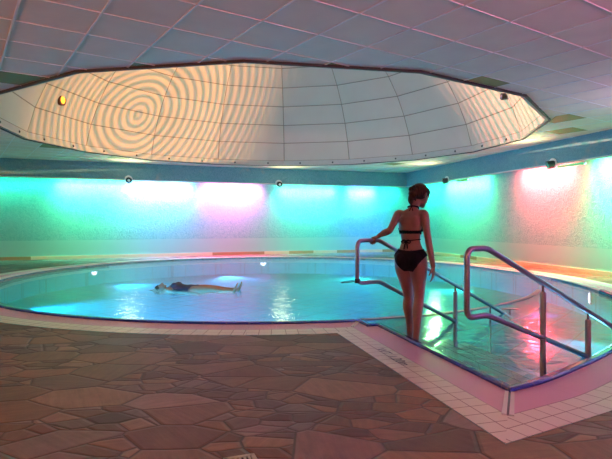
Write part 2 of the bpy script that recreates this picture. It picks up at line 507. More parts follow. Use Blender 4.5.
# ceiling grid bars
UD = Vector((math.sin(R(55.9)), math.cos(R(55.9)))); VD = Vector((-UD.y, UD.x))
U0, V0, TS = .44, .38, .625
def clip_interval(p, d, poly, t0, t1):
    """part of p + t d inside a convex polygon (ccw)"""
    for i in range(len(poly)):
        a = poly[i]; e = poly[(i + 1) % len(poly)] - a; n = Vector((-e.y, e.x))
        den = d.dot(n); num = (p - a).dot(n)
        if abs(den) < 1e-9:
            if num < 0: return None
            continue
        t = -num / den
        if den > 0: t0 = max(t0, t)
        else: t1 = min(t1, t)
        if t0 >= t1: return None
    return t0, t1
roomc = [Vector((right_line(YB).x, YB)), BC + Vector((0, .06)), back_beam[0] + Vector((0, .06)), Vector((left_x, YB))]
def bars(bm, along, base, width):
    for k in range(-30, 45):
        o = base + k * TS
        if along == 'v': p = UD * o; d = VD
        else: p = VD * o; d = UD
        iv = clip_interval(p, d, roomc, -60, 60)
        if not iv: continue
        hv = clip_interval(p, d, hexa, -60, 60)
        segs = [iv] if not hv else [(iv[0], hv[0]), (hv[1], iv[1])]
        for s0, s1 in segs:
            if s1 - s0 < .05: continue
            c = p + d * ((s0 + s1) / 2)
            rot = Matrix.Rotation(math.atan2(d.y, d.x), 3, 'Z')
            box(bm, (c.x, c.y, CEIL - .003), (s1 - s0, width, .008), rot)
bm = bmesh.new(); bars(bm, 'v', U0, .020); bars(bm, 'u', V0, .009)
struct(obj('ceiling_grid', bm, M['tbar']))

# olive ceiling panels: pixel in the photo -> cell of the grid
olive = [((20, 83), 'long olive square light panel in ceiling left of the dome'),
         ((137, 66), 'olive light panel in ceiling cut by the dome edge above the ring pattern'),
         ((340, 66), 'olive light panel in ceiling touching the near middle edge of the dome'),
         ((488, 81), 'olive diamond light panel in ceiling above the black spot in the dome'),
         ((552, 119), 'orange tinted light panel in ceiling beside the right tip of the dome'),
         ((552, 133), 'olive light panel in ceiling between the right dome tip and the beam'),
         ((48, 145.5), 'olive light panel in ceiling beyond the dome, far left'),
         ((113, 157.5), 'olive light panel in ceiling beyond the dome under the ring pattern'),
         ((400, 163), 'olive light panel in ceiling beyond the dome near the beam corner')]
for (px, py), lab in olive:
    Y = F * (CEIL - CAMZ) / (HY - py); X = (px - 306) / F * Y
    q = Vector((X, Y)); iu = math.floor((q.dot(UD) - U0) / TS); iv = math.floor((q.dot(VD) - V0) / TS)
    c = UD * (U0 + (iu + .5) * TS) + VD * (V0 + (iv + .5) * TS)
    rot = Matrix.Rotation(math.atan2(UD.y, UD.x), 3, 'Z')
    # clip the square cell against the dome opening (keep the part outside)
    cell = [c + UD * (sx * .30) + VD * (sy * .30) for sx, sy in ((-1, -1), (1, -1), (1, 1), (-1, 1))]
    inside = [clip_interval(p, Vector((1, 0)), hexa, -1e-4, 1e-4) is not None for p in cell]
    poly = cell
    if any(inside):
        # half plane of the nearest dome edge
        best = max(range(16), key=lambda k: (((hexa[k] + hexa[(k + 1) % 16]) / 2 - DC).normalized()).dot((c - DC).normalized()))
        a0 = hexa[best]; nrm = (((hexa[best] + hexa[(best + 1) % 16]) / 2) - DC).normalized()
        out = []
        for k in range(4):
            p, q2 = poly[k], poly[(k + 1) % 4]
            dp, dq = (p - a0).dot(nrm) - .03, (q2 - a0).dot(nrm) - .03
            if dp >= 0: out.append(p)
            if dp * dq < 0: out.append(p + (q2 - p) * (dp / (dp - dq)))
        poly = out
    if len(poly) < 3: continue
    n = len(poly)
    verts = [(p.x, p.y, CEIL - .006) for p in poly] + [(p.x, p.y, CEIL + .02) for p in poly]
    faces = [tuple(range(n))[::-1], tuple(range(n, 2 * n))] + [(k, (k + 1) % n, n + (k + 1) % n, n + k) for k in range(n)]
    o = raw('ceiling_light_panel', verts, faces, M['olive'])
    tag(o, lab, 'ceiling light', 'olive light panels in the ceiling around the dome')

# ------------------------------------------------------------------ dome
def dome_mat():
    m, nt, N, L, b = newmat('dome_fabric')
    uv = N.new('ShaderNodeUVMap'); sp = N.new('ShaderNodeSeparateXYZ'); L.new(uv.outputs[0], sp.inputs[0])
    def edge(o, w):
        d = mth(N, L, 'MINIMUM', o, mth(N, L, 'SUBTRACT', 1.0, o)); return mth(N, L, 'LESS_THAN', d, w)
    ln = mth(N, L, 'MAXIMUM', edge(sp.outputs['X'], .006), edge(sp.outputs['Y'], .02))
    tc = N.new('ShaderNodeTexCoord'); nz = N.new('ShaderNodeTexNoise'); nz.inputs['Scale'].default_value = 1.2; nz.inputs['Detail'].default_value = 4
    L.new(tc.outputs['Object'], nz.inputs['Vector'])
    mx = N.new('ShaderNodeMix'); mx.data_type = 'RGBA'; mx.inputs['A'].default_value = (.44, .345, .27, 1); mx.inputs['B'].default_value = (.50, .39, .31, 1)
    L.new(nz.outputs['Fac'], mx.inputs['Factor'])
    mg = N.new('ShaderNodeMix'); mg.data_type = 'RGBA'; L.new(ln, mg.inputs['Factor']); L.new(mx.outputs['Result'], mg.inputs['A']); mg.inputs['B'].default_value = (.20, .14, .10, 1)
    L.new(mg.outputs['Result'], b.inputs['Base Color']); b.inputs['Roughness'].default_value = .8
    return m
M['dome'] = dome_mat()
M['fascia'] = plain('dome_fascia', (.40, .34, .29), .6, bscale=8)
M['edge'] = plain('dome_edge', (.045, .04, .038), .7)
prof = [(5.37, CEIL + .13), (5.20, 3.62), (4.95, 4.14), (4.62, 4.65), (4.20, 5.12), (3.68, 5.55), (3.0, 5.92), (2.0, 6.22), (.9, 6.36)]
dome = empty('ceiling_dome', (DC.x, DC.y, CEIL))
tag(dome, 'large cream sixteen sided fabric panelled dome recessed in the ceiling above the round pool', 'dome')
dome['kind'] = 'structure'; del dome['category']
verts = []; faces = []; uvs = []
def dp(r, k, z): return (r * math.cos(R(22.5 * k)), r * math.sin(R(22.5 * k)), z - CEIL)
for k in range(16):
    for i in range(len(prof) - 1):
        b = len(verts); (r0, z0), (r1, z1) = prof[i], prof[i + 1]
        verts += [dp(r0, k, z0), dp(r0, k + 1, z0), dp(r1, k + 1, z1), dp(r1, k, z1)]
        faces.append((b + 3, b + 2, b + 1, b)); uvs.append([(0, 1), (1, 1), (1, 0), (0, 0)])
    b = len(verts); r1, z1 = prof[-1]
    verts += [dp(r1, k, z1), dp(r1, k + 1, z1), (0, 0, 6.40 - CEIL)]
    faces.append((b + 2, b + 1, b)); uvs.append([(0.5, 1), (1, 0), (0, 0)])
raw('dome_shell', verts, faces, M['dome'], dome, uvs=uvs)
verts = []; faces = []
for k in range(16):                       # fascia board round the opening
    b = len(verts)
    for (r, z) in ((5.43, CEIL - .015), (5.37, CEIL - .015), (5.37, CEIL + .13), (5.43, CEIL + .13)):
        verts += [dp(r, k, z), dp(r, k + 1, z)]
    for i in range(4):
        j = (i + 1) % 4; faces.append((b + 2 * i, b + 2 * i + 1, b + 2 * j + 1, b + 2 * j))
raw('fascia', verts, faces, M['fascia'], dome)
verts = []; faces = []
for k in range(16):                       # thin dark edge strip below
    b = len(verts)
    for (r, z) in ((5.46, CEIL - .034), (5.43, CEIL - .034), (5.43, CEIL + .0), (5.46, CEIL + .0)):
        verts += [dp(r, k, z), dp(r, k + 1, z)]
    for i in range(4):
        j = (i + 1) % 4; faces.append((b + 2 * i, b + 2 * i + 1, b + 2 * j + 1, b + 2 * j))
raw('edge_strip', verts, faces, M['edge'], dome)
for k in range(16):                       # screw heads on the fascia, two per side
    for s in (.25, .75):
        if not (0 <= k <= 8): continue
        bm = bmesh.new()
        A = Vector(dp(5.36, k, CEIL + .05)); B = Vector(dp(5.36, k + 1, CEIL + .05)); p = A.lerp(B, s)
        n = -Vector((p.x, p.y, 0)).normalized()
        cyl(bm, p, p + n * .015, .028, .02, 10)
        obj('screw', bm, M['edge'], dome)

def dome_hit(px, py):
    """where the sight line through a pixel meets the dome shell"""
    d = Vector(((px - 306) / F, 1, (HY - py) / F))
    def rad(z):
        for (r0, z0), (r1, z1) in zip(prof, prof[1:]):
            if z0 <= z <= z1: return r0 + (r1 - r0) * (z - z0) / (z1 - z0)
        return 5.37 if z < prof[0][1] else 0
    t = 4.
    inside = False
    while t < 30:
        p = Vector((0, 0, CAMZ)) + d * t
        rr = (Vector((p.x, p.y)) - DC).length
        if p.z > CEIL and rr < rad(p.z) * .99: inside = True
        if inside and rr > rad(p.z) * .988: return p
        t += .01
    return p

def projector(px, py, lit, lab):
    p = dome_hit(px, py)
    n = Vector((DC.x - p.x, DC.y - p.y, -.35)).normalized()
    root = empty('projector_lamp', p)
    tag(root, lab, 'spotlight', 'round projector lamps set in the dome wall')
    q_ = 1.0 if lit else .55
    bm = bmesh.new(); cyl(bm, -n * .05, n * .05, .13 * q_, .13 * q_, 24); obj('collar', bm, M['copper'] if lit else M['black'], root)
    bm = bmesh.new(); cyl(bm, n * .05, n * .062, .085 * q_, .07 * q_, 24)
    obj('lens', bm, emis('amber_lens', (1, .36, .03), 2.6) if lit else M['lens'], root)
    return p, n
PL, nL = projector(61, 100, True, 'glowing amber round lamp set in the left of the dome')
PRt, nR = projector(503.5, 96.5, False, 'small black round lamp at the right rim of the dome')

# ------------------------------------------------------------------ pool
pool = empty('swimming_pool', (0, 0, 0))
tag(pool, 'round indoor pool with a wedge shaped step entry, blue tiled edge and ribbed overflow grating', 'pool')
# actual nosing loop with the small jog
J1, J2, J3 = Vector((.58, 5.806)), Vector((.650, 5.54)), Vector((.762, 5.562))
prev = S[i_as - 1]; nxt = S[i_as + 1]
B = S[:i_as]
prevs = [cp(a_as - 4.5), J1, J2, J3]
Bl = S[:i_as] + [cp(a_as - 4.5), J1, J2, J3] + S[i_as + 1:]
Bin = offset(Bl, .085, False)
def loopband(name, A, Bq, zA, zB, mat, parent):
    verts = []; faces = []; uvs = []; u = 0; n = len(A)
    for i in range(n):
        j = (i + 1) % n; l = (A[j] - A[i]).length; b = len(verts)
        verts += [(A[i].x, A[i].y, zA), (A[j].x, A[j].y, zA), (Bq[j].x, Bq[j].y, zB), (Bq[i].x, Bq[i].y, zB)]
        faces.append((b + 3, b + 2, b + 1, b)); uvs.append([(u, .2), (u + l, .2), (u + l, .1), (u, .1)]); u += l
    return raw(name, verts, faces, mat, parent, uvs=uvs)
# blue nosing: rounded profile, one mesh
n = len(Bl); profn = [(0, 0.0), (.0, .018), (.015, .028), (.055, .028), (.078, .016), (.085, -.01), (.085, -.08)]
loops = [offset(Bl, w, False) if w else Bl for w, z in profn]
verts = []; faces = []; uvs = []; u = 0
for i in range(n):
    j = (i + 1) % n; l = (Bl[j] - Bl[i]).length
    for k in range(len(profn) - 1):
        b = len(verts); z0 = profn[k][1]; z1 = profn[k + 1][1]
        A, C = loops[k], loops[k + 1]
        verts += [(A[i].x, A[i].y, z0), (A[j].x, A[j].y, z0), (C[j].x, C[j].y, z1), (C[i].x, C[i].y, z1)]
        faces.append((b, b + 1, b + 2, b + 3)); uvs.append([(u, .3), (u + l, .3), (u + l, .3), (u, .3)])
    u += l
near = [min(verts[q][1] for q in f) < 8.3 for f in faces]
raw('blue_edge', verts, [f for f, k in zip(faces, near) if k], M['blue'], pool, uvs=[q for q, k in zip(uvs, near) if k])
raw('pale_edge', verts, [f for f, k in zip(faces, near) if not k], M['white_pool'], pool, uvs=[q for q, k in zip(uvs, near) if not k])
# grating
g = band('overflow_grate', S, S27, .004, .004, M['grate'], 0, .27, pool, skip=(i_as - 1, i_as))
def ngon_patch(P, ref, d, v_of):
    pass
me = g.data
o1 = [prev, cp(a_as - 4.5), J1, J2, S27[i_as], S27[i_as - 1]]
o2 = [J2, J3, nxt, S27[i_as + 1], S27[i_as]]
verts = []; faces = []; uvs = []
for P, d, o, u0 in ((o1, (AS - prev).normalized(), prev, ulen[i_as - 1]), (o2, (nxt - AS).normalized(), AS, ulen[i_as])):
    nn = Vector((d.y, -d.x)); b = len(verts)
    verts += [(p.x, p.y, .004) for p in P]; faces.append(tuple(range(b, b + len(P)))[::-1])
    uvs.append([(u0 + (p - o).dot(d), max(0.01, min(.26, (p - o).dot(nn)))) for p in P[::-1]])
raw('overflow_grate_corner', verts, faces, M['grate'], pool, uvs=uvs)
# tile surround
struct(band('floor_tile_border', S27, S52, .004, .002, M['tiles'], 0, .25))
# dark joint line outside the tiles
# mitre strips at the near corner and at the inner corner
def mitre(P0, P1, w, gap):
    d = (P1 - P0).normalized(); nn = Vector((d.y, -d.x))
    for s in (-1, 1):
        bm = bmesh.new()
        a = P0 + nn * s * gap; b_ = P1 + nn * s * gap
        q = [a, b_, b_ + nn * s * w, a + nn * s * w * .8]
        vs = [bm.verts.new((p.x, p.y, .012)) for p in q] + [bm.verts.new((p.x, p.y, .0)) for p in q]
        bm.faces.new(vs[:4]); bm.faces.new(vs[4:][::-1])
        for k in range(4): bm.faces.new((vs[k], vs[(k + 1) % 4], vs[4 + (k + 1) % 4], vs[4 + k]))
        obj('mitre_strip', bm, M['white'], pool)
    bm = bmesh.new(); q = [P0 - nn * gap, P1 - nn * gap, P1 + nn * gap, P0 + nn * gap]
    bm.faces.new([bm.verts.new((p.x, p.y, .008)) for p in q]); obj('mitre_gap', bm, M['slot'], pool)
mitre(C0 + (S27[0] - C0) * .0, S27[0], .028, .007)
mitre(J1 + (S27[i_as] - J1) * .06, S27[i_as], .018, .003)

# basin
WL = -.02
DEP = -.50
verts = []; faces = []; n = len(Bin)
for p in Bin: verts += [(p.x, p.y, -.0), (p.x, p.y, DEP)]
for i in range(n):
    j = (i + 1) % n; faces.append((2 * i, 2 * j, 2 * j + 1, 2 * i + 1))
faces.append(tuple(2 * i + 1 for i in range(n)))
raw('basin', verts, faces, M['basin'], pool)
# inner white ledge and dark slot along the round part
def ring(name, r0, r1, z, a0, a1, mat, thickn=.03, step=3.):
    verts = []; faces = []; m = int((a1 - a0) / step) + 1
    for k in range(m + 1):
        a = a0 + (a1 - a0) * k / m
        for r, zz in ((r0, z), (r1, z), (r1, z - thickn), (r0, z - thickn)):
            p = cp(a, r); verts.append((p.x, p.y, zz))
    for k in range(m):
        b = 4 * k; c = b + 4
        for i in range(4):
            j = (i + 1) % 4; faces.append((b + i, b + j, c + j, c + i))
    faces.append((0, 1, 2, 3)); e = 4 * m; faces.append((e + 3, e + 2, e + 1, e))
    return raw(name, verts, faces, mat, pool)
ring('white_ledge', 5.20, 5.315, -.030, 35, a_as - .5, M['white_pool'], .12)
ring('dark_slot', 5.165, 5.20, -.024, 150, a_as - .5, M['slot'], .06)
ring('threshold_curb', 5.13, 5.20, -.012, a_as - .5, 333, M['curb'], .25)
# steps in the entry wedge
entry = [AS.lerp(C0, .02)] + [C0] + [p for p in S[1:46]]
ei = max(i for i in range(len(arc)))
entry = [J1, J2, J3] + S[i_as + 1:] + arc[:]
entry_in = []
idx0 = len(S[:i_as]) + 1
El = [Bin[k] for k in range(len(S[:i_as]) + 1, len(Bin))] + [Bin[k] for k in range(0, len(arc) - 1)]
circ_back = [cp(a, 5.13) for a in [22 - 4 * k for k in range(0, 24)]]
circ_back = [p for p in circ_back if True and (math.degrees(math.atan2(p.y - PC.y, p.x - PC.x)) % 360 > a_as - 361)]
E = El + circ_back
ed = (C0 - AS).normalized(); en = Vector((-ed.y, ed.x))    # into the pool from the straight edge
if en.x < 0: en = -en
def clip_half(P, o, nrm, lim, keep_less):
    out = []
    for k in range(len(P)):
        p, q = P[k], P[(k + 1) % len(P)]
        dp_, dq_ = (p - o).dot(nrm) - lim, (q - o).dot(nrm) - lim
        if keep_less: dp_, dq_ = -dp_, -dq_
        if dp_ >= 0: out.append(p)
        if dp_ * dq_ < 0: out.append(p + (q - p) * (dp_ / (dp_ - dq_)))
    return out
edges_s = [0, .36, .66, .96, 1.26, 1.56, 1.86, 2.16]
for k in range(7):
    P = E if k == 0 else clip_half(E, C0, en, edges_s[k], False)
    P = clip_half(P, C0, en, edges_s[k + 1], True) if k < 7 else P
    if len(P) < 3: continue
    zt = -.125 - .08 * k
    if zt < DEP + .02: break
    bm = bmesh.new()
    try:
        top = [bm.verts.new((p.x, p.y, zt)) for p in P]
        bot = [bm.verts.new((p.x, p.y, DEP - .001)) for p in P]
        bm.faces.new(top)
        for i in range(len(P)): bm.faces.new((top[i], top[(i + 1) % len(P)], bot[(i + 1) % len(P)], bot[i]))
        bmesh.ops.triangulate(bm, faces=[f for f in bm.faces if len(f.verts) > 4])
    except Exception as e: print('step', e)
    st = obj('step', bm, M['step'], pool)
    # nosing line
    Pn = clip_half(P, C0, en, edges_s[k + 1] - .016, False)
    if len(Pn) >= 3:
        bm = bmesh.new(); bm.faces.new([bm.verts.new((p.x, p.y, zt + .003)) for p in Pn]); obj('step_nosing', bm, M['nosing'], st)
# water sheet
bm = bmesh.new()
Wl = offset(Bl, .083, False)
vs = [bm.verts.new((p.x, p.y, WL)) for p in Wl]
bmesh.ops.triangle_fill(bm, use_beauty=True, edges=[bm.edges.new((vs[i], vs[(i + 1) % len(vs)])) for i in range(len(vs))], normal=(0, 0, 1))
for f in bm.faces:
    f.normal_update()
    if f.normal.z < 0: f.normal_flip()
me = bpy.data.meshes.new('pool_water'); bm.to_mesh(me); bm.free(); w = link('pool_water', me, M['water']); tag(w, 'rippling turquoise water filling the round pool and its step entry', 'water', kind='stuff')

# depth lettering on the tile beside the entry
d2 = (C0 - AS).normalized()
dm = empty('depth_marking', (.642, 4.57, .0055)); dm.rotation_euler = (0, 0, math.atan2(d2.y, d2.x))
tag(dm, 'dark blue water depth lettering on the white tiles beside the step entry', 'lettering')
for nm_, body_, x_ in (('letters', 'WT', 0), ('numerals', '1,20m', .25)):
    cu = bpy.data.curves.new('txt', 'FONT'); cu.body = body_; cu.size = .12; cu.align_x = 'LEFT'; cu.align_y = 'CENTER'
    to = bpy.data.objects.new('txt', cu); col.objects.link(to); bpy.context.view_layer.update()
    tme = bpy.data.meshes.new_from_object(to.evaluated_get(bpy.context.evaluated_depsgraph_get()))
    bpy.data.objects.remove(to)
    o = link(nm_, tme, M['ink'], dm); o.location = (x_, 0, 0)

# ------------------------------------------------------------------ underwater lamps
def pool_lamp(px, py, lab, colr=(1, .25, .85), beam=None):
    Y = F * (CAMZ + .12) / (py - HY); X = (px - 306) / F * Y
    v = Vector((X, Y)) - PC
    best = min(range(len(Bin)), key=lambda i: (Bin[i] - Vector((X, Y))).length)
    p2 = Bin[best]; n = (PC - p2).normalized()
    root = empty('pool_lamp', (p2.x, p2.y, -.16)); tag(root, lab, 'pool light', 'round underwater lamps in the pool wall')
    n3 = Vector((n.x, n.y, 0))
    bm = bmesh.new(); cyl(bm, n3 * .005, n3 * .03, .12, .115, 20); obj('ring', bm, M['steel'], root)
    bm = bmesh.new(); cyl(bm, n3 * .03, n3 * .04, .09, .08, 20); obj('lens', bm, emis('pool_lens', (1, .75, .95), 4), root)
    ld = bpy.data.lights.new('pool_beam', 'SPOT'); ld.energy = 90; ld.color = colr; ld.spot_size = R(70); ld.spot_blend = .8; ld.shadow_soft_size = .06
    lo = bpy.data.objects.new('pool_beam', ld); col.objects.link(lo); lo.parent = root
    lo.location = n3 * .07; lo.rotation_euler = (n3 + Vector((0, 0, -.12))).to_track_quat('-Z', 'Y').to_euler()
    if beam:
        ld.spot_size = R(26); ld.energy = 2200; ld.spot_blend = 1; ld.specular_factor = 0
        lo.rotation_euler = (Vector((*beam, -.42)) - Vector((p2.x, p2.y, -.16))).to_track_quat('-Z', 'Y').to_euler()
    return root
pool_lamp(83, 269, 'pink glowing underwater lamp in the far left of the pool wall')
pool_lamp(258, 260, 'magenta glowing underwater lamp in the far middle of the pool wall')
pool_lamp(590, 296, 'pale pink underwater lamp in the right of the pool wall behind the handrail')

for ang, e, c in ((200, 1.3, (.02, .50, 1)), (232, 1.3, (.02, .52, 1)), (262, 1.2, (.04, .50, 1)), (283, 1.0, (.03, .80, .9)), (150, 1.0, (.02, .55, 1)), (110, .9, (.06, .5, 1)), (60, .7, (.03, 1, .75)), (15, .6, (.03, .9, .7))):
    q = cp(ang, 5.05); n = (PC - q).normalized(); n3 = Vector((n.x, n.y, 0))
    ld = bpy.data.lights.new('pool_lamp_light', 'SPOT'); ld.energy = 900 * e; ld.color = c; ld.specular_factor = 0; ld.spot_size = R(95); ld.spot_blend = 1; ld.shadow_soft_size = .12
    lo = bpy.data.objects.new('pool_lamp_light', ld); col.objects.link(lo); lo.location = (q.x, q.y, -.22)
    lo.rotation_euler = (n3 + Vector((0, 0, .10))).to_track_quat('-Z', 'Y').to_euler()

for loc, tgt, e, c in (((2.95, 5.35, -.16), (1.2, 4.0, -.4), 30, (.15, .6, 1)), ((3.9, 7.0, -.2), (2.4, 6.0, -.45), 30, (.1, .8, 1))):  # unseen fill spots added to brighten the entry steps
    ld = bpy.data.lights.new('entry_fill', 'SPOT'); ld.energy = e; ld.color = c; ld.spot_size = R(150); ld.spot_blend = 1; ld.shadow_soft_size = .1; ld.specular_factor = 0
    lo = bpy.data.objects.new('entry_fill', ld); col.objects.link(lo); lo.location = loc
    lo.rotation_euler = (Vector(tgt) - Vector(loc)).to_track_quat('-Z', 'Y').to_euler()

# ------------------------------------------------------------------ handrails
RD = Vector((.814, .58)).normalized()
def rail(base, lab, cord):
    base = Vector(base)
    def P(t, z): q = base + RD * t; return Vector((q.x, q.y, z)) - Vector((base.x, base.y, 0))
    root = empty('handrail', (base.x, base.y, 0)); tag(root, lab, 'handrail', 'steel stair handrails at the pool entry')
    tA, tB = (-1.388, -1.10) if cord else (-1.538, -1.317)
    zt, zl = .938, (.52 if cord else .475)
    t_end = 1.02
    pts = [P(t_end, -.12), P(tB, zt), P(tA, zt), P(tA, zl), P(tB, zl), P(.0 + (.05), -.14 if not cord else -.14)]
    # keep slopes: upper meets the water at t ~ 1, lower at t ~ 0
    pts = [P(1.18, -.09), P(tB, zt), P(tA, zt), P(tA, zl), P(tB, zl), P(.26, -.09)]
    rad = [0, .05, .075, .075, .05, 0]
    bm = bmesh.new(); tube(bm, fillet(pts, rad, 8), .0205, 14)
    obj('rail_tube', bm, M['steel'], root, smooth=True)
    up = lambda t: zt + (t - tB) / (1.18 - tB) * (-.09 - zt)
    for t in (-.61, .09, .75):
        z = up(t)
        depth = -.125 - .1 * 0
        q = base + RD * t; dd = (q - C0).dot(en); kk = sum(1 for e in edges_s[1:] if dd > e)
        zb = max(DEP, -.125 - .08 * kk)
        bm = bmesh.new(); cyl(bm, P(t, z - .10 if z > .25 else max(z - .04, zb + .02)), P(t, z), .009, .009, 12); ps = obj('post_rod', bm, M['black'], root, smooth=True)
        if z > .2:
            bm = bmesh.new(); cyl(bm, P(t, zb), P(t, z - .075), .023, .023, 16); cyl(bm, P(t, z - .075), P(t, z - .066), .023, .012, 16); obj('post', bm, M['steel2'], root, smooth=False)
        else:
            bm = bmesh.new(); cyl(bm, P(t, zb), P(t, z - .03), .012, .012, 12); obj('post', bm, M['steel2'], root)
    return root, P
railL, PLf = rail((1.63, 5.87), 'steel stair handrail with a cord loop, gripped by the standing woman', True)
railR, PRf = rail((2.33, 4.37), 'nearer purple tinted steel stair handrail at the right of the entry steps', False)
# strap and cord loop hanging on the left rail
q = Vector((1.63, 5.87)) + RD * -1.388
root = empty('cord_loop', (q.x, q.y, .545)); tag(root, 'thin cord loop strapped to the corner of the far handrail', 'cord')
bm = bmesh.new(); cyl(bm, (0, 0, -.02), (0, 0, .02), .026, .026, 14); obj('strap', bm, M['black'], root)
bm = bmesh.new()
pts = []
for k in range(24):
    a = 2 * math.pi * k / 24
    pts.append(Vector((-.09 + .068 * math.cos(a), .05 * math.sin(a), -.005 - .03 * (1 - math.cos(a)) * .3 + .006)))
tube(bm, pts, .0045, 6, closed=True); obj('cord', bm, M['black'], root, smooth=True)
# flat bracket at the end of the far rail
bm = bmesh.new(); box(bm, (0, 0, 0), (.20, .03, .012), Matrix.Rotation(R(-15), 3, 'Z')); box(bm, (.0, 0, -.09), (.02, .02, .18))
root = obj('rail_bracket', bm, M['steel2']); root.location = (2.60, 6.62, .01); tag(root, 'small flat brown bracket at the waterline beyond the end of the far handrail', 'bracket')

# ------------------------------------------------------------------ black spotlights and tube lights under the beams
def beam_point(px):
    best = None
    P = back_beam + [right_line(19.3 - .1 * k) for k in range(1, 200)]
    for i in range(len(P) - 1):
        a, b = P[i], P[i + 1]
        pa, pb = 306 + F * a.x / a.y, 306 + F * b.x / b.y
        if min(pa, pb) <= px <= max(pa, pb) and a.y > .5 and b.y > .5:
            t = (px - pa) / (pb - pa + 1e-9); p = a.lerp(b, t); d = (b - a).normalized()
            return p, d, Vector((d.y, -d.x))     # inward normal
    raise ValueError(px)
def spotlight(px, lab, side, target, colr, en, cone):
    p, d, n = beam_point(px)
    root = empty('spotlight', (p.x, p.y, BEAM)); tag(root, lab, 'spotlight', 'black spotlights under the teal beam')
    for e_, c_, cone_, up in ((en, colr, cone, False), (70, (.95, .95, .5), 140, True)):  # the upward one is fill added to brighten the far ceiling
        ld = bpy.data.lights.new('spot_beam_and_fill', 'SPOT'); ld.energy = e_; ld.color = c_; ld.spot_size = R(cone_); ld.spot_blend = 1 if up else .7; ld.shadow_soft_size = .22 if up else .05
        lo = bpy.data.objects.new('spot_beam_and_fill', ld); col.objects.link(lo); lo.parent = root; lo.location = (n.x * .45, n.y * .45, -.12)
        dv = Vector((n.x, n.y, .9)) if up else Vector(target) - Vector((p.x + n.x * .45, p.y + n.y * .45, BEAM - .12))
        lo.rotation_euler = dv.to_track_quat('-Z', 'Y').to_euler()
    n3 = Vector((n.x, n.y, 0)); d3 = Vector((d.x, d.y, 0))
    aim = (n3 + Vector((0, 0, -.25)) - d3 * side).normalized()
    c = n3 * .10 + Vector((0, 0, -.03))
    bm = bmesh.new(); cyl(bm, c - aim * .11, c + aim * .06, .075, .095, 20); obj('body', bm, M['black'], root)
    bm = bmesh.new(); cyl(bm, c + aim * .055, c + aim * .07, .045, .03, 16); obj('lens', bm, M['white'] if side == 0 else M['lens'], root)
    bm = bmesh.new(); cyl(bm, n3 * .012 + Vector((0, 0, .0)), n3 * .04 + Vector((0, 0, .0)), .12, .12, 20); cyl(bm, n3 * .03, c, .02, .02, 10); obj('mount', bm, M['white'], root)
spotlight(128.5, 'round black spotlight on the back beam between the green and pale blue washes', 0, (3.9, 10.9, -.5), (1, .12, .45), 6000, 9)
spotlight(278.5, 'round black spotlight on the back beam between the pink and cyan washes', 0, (-4.5, 11.3, -.5), (1, .10, .40), 5000, 10)
spotlight(447.5, 'black spotlight on the right beam beside the standing woman', .4, (1.75, 5.9, -.25), (.25, 1, .30), 200, 8)
spotlight(553.5, 'black spotlight on the right beam above the red wash', .4, (2.7, 5.6, -.3), (1, .03, .07), 700, 12)

def light_area(name, loc, direction, sx, sy, energy, colr, xdir=None, parent=None):
    ld = bpy.data.lights.new(name, 'AREA'); ld.shape = 'RECTANGLE'; ld.size = sx; ld.size_y = sy; ld.energy = energy; ld.color = colr
    o = bpy.data.objects.new(name, ld); col.objects.link(o); o.location = loc
    z = -Vector(direction).normalized()
    x = Vector(xdir) if xdir is not None else Vector((1, 0, 0))
    x = (x - z * x.dot(z)).normalized(); y = z.cross(x)
    o.rotation_euler = Matrix((x, y, z)).transposed().to_euler()
    if parent: o.parent = parent
    return o

def wash(p, d, n, colr, energy, length=1.1, hot=.30):
    n3 = Vector((n.x, n.y, 0)); d3 = Vector((d.x, d.y, 0))
    loc = Vector((p.x, p.y, BEAM - .0)) - n3 * .10
    light_area('wall_wash', loc, Vector((0, 0, -1)) - n3 * .30, length, .05, energy * hot, colr, d3)
    o = light_area('wall_wash', loc, Vector((0, 0, -1)) - n3 * .16, length, .05, energy * .6, colr, d3)
    o.data.spread = R(100)

GRN = (.12, 1.0, .55); TEAL = (.04, 1, .62); CYN = (.12, .95, .80); ICE = (.34, .50, 1.0); PNK = (1, .13, .42); BLU = (.08, .25, 1.0); RED = (1, .045, .05); MAG = (.85, .12, .75)
E0 = 96
for px, c, e, l in ((-95, BLU, .3, 2), (-30, TEAL, .25, 1.6), (30, TEAL, .28, 1.6), (92, (.14, 1, .52), 2.0, 1.9), (160, ICE, 3.0, 2.0), (234, PNK, 3.6, 1.9), (310, (.12, .95, .75), 2.4, 2.1), (364, BLU, 2.6, 1.0), (392, TEAL, .3, .8)):
    p, d, n = beam_point(px); wash(p, d, n, c, E0 * e, l)
for px, c, e, l in ((425, TEAL, .5, 1.2), (458, (.14, 1, .45), 2.0, 2.4), (536, RED, 2.7, 1.7), (612, (.14, 1, .42), 2.1, 1.2)):
    p, d, n = beam_point(px); wash(p, d, n, c, E0 * e, l, 1.6 if c == RED else .62)
for Y, c, e in ((7.6, ICE, 1.2), (5.6, MAG, 1.4), (3.4, MAG, 1.3), (1.0, RED, 1.2), (-1.6, MAG, 1.2)):
    p = right_line(Y); d = Vector((RS, -1)).normalized(); wash(p, d, Vector((d.y, -d.x)), c, E0 * e, 1.3)
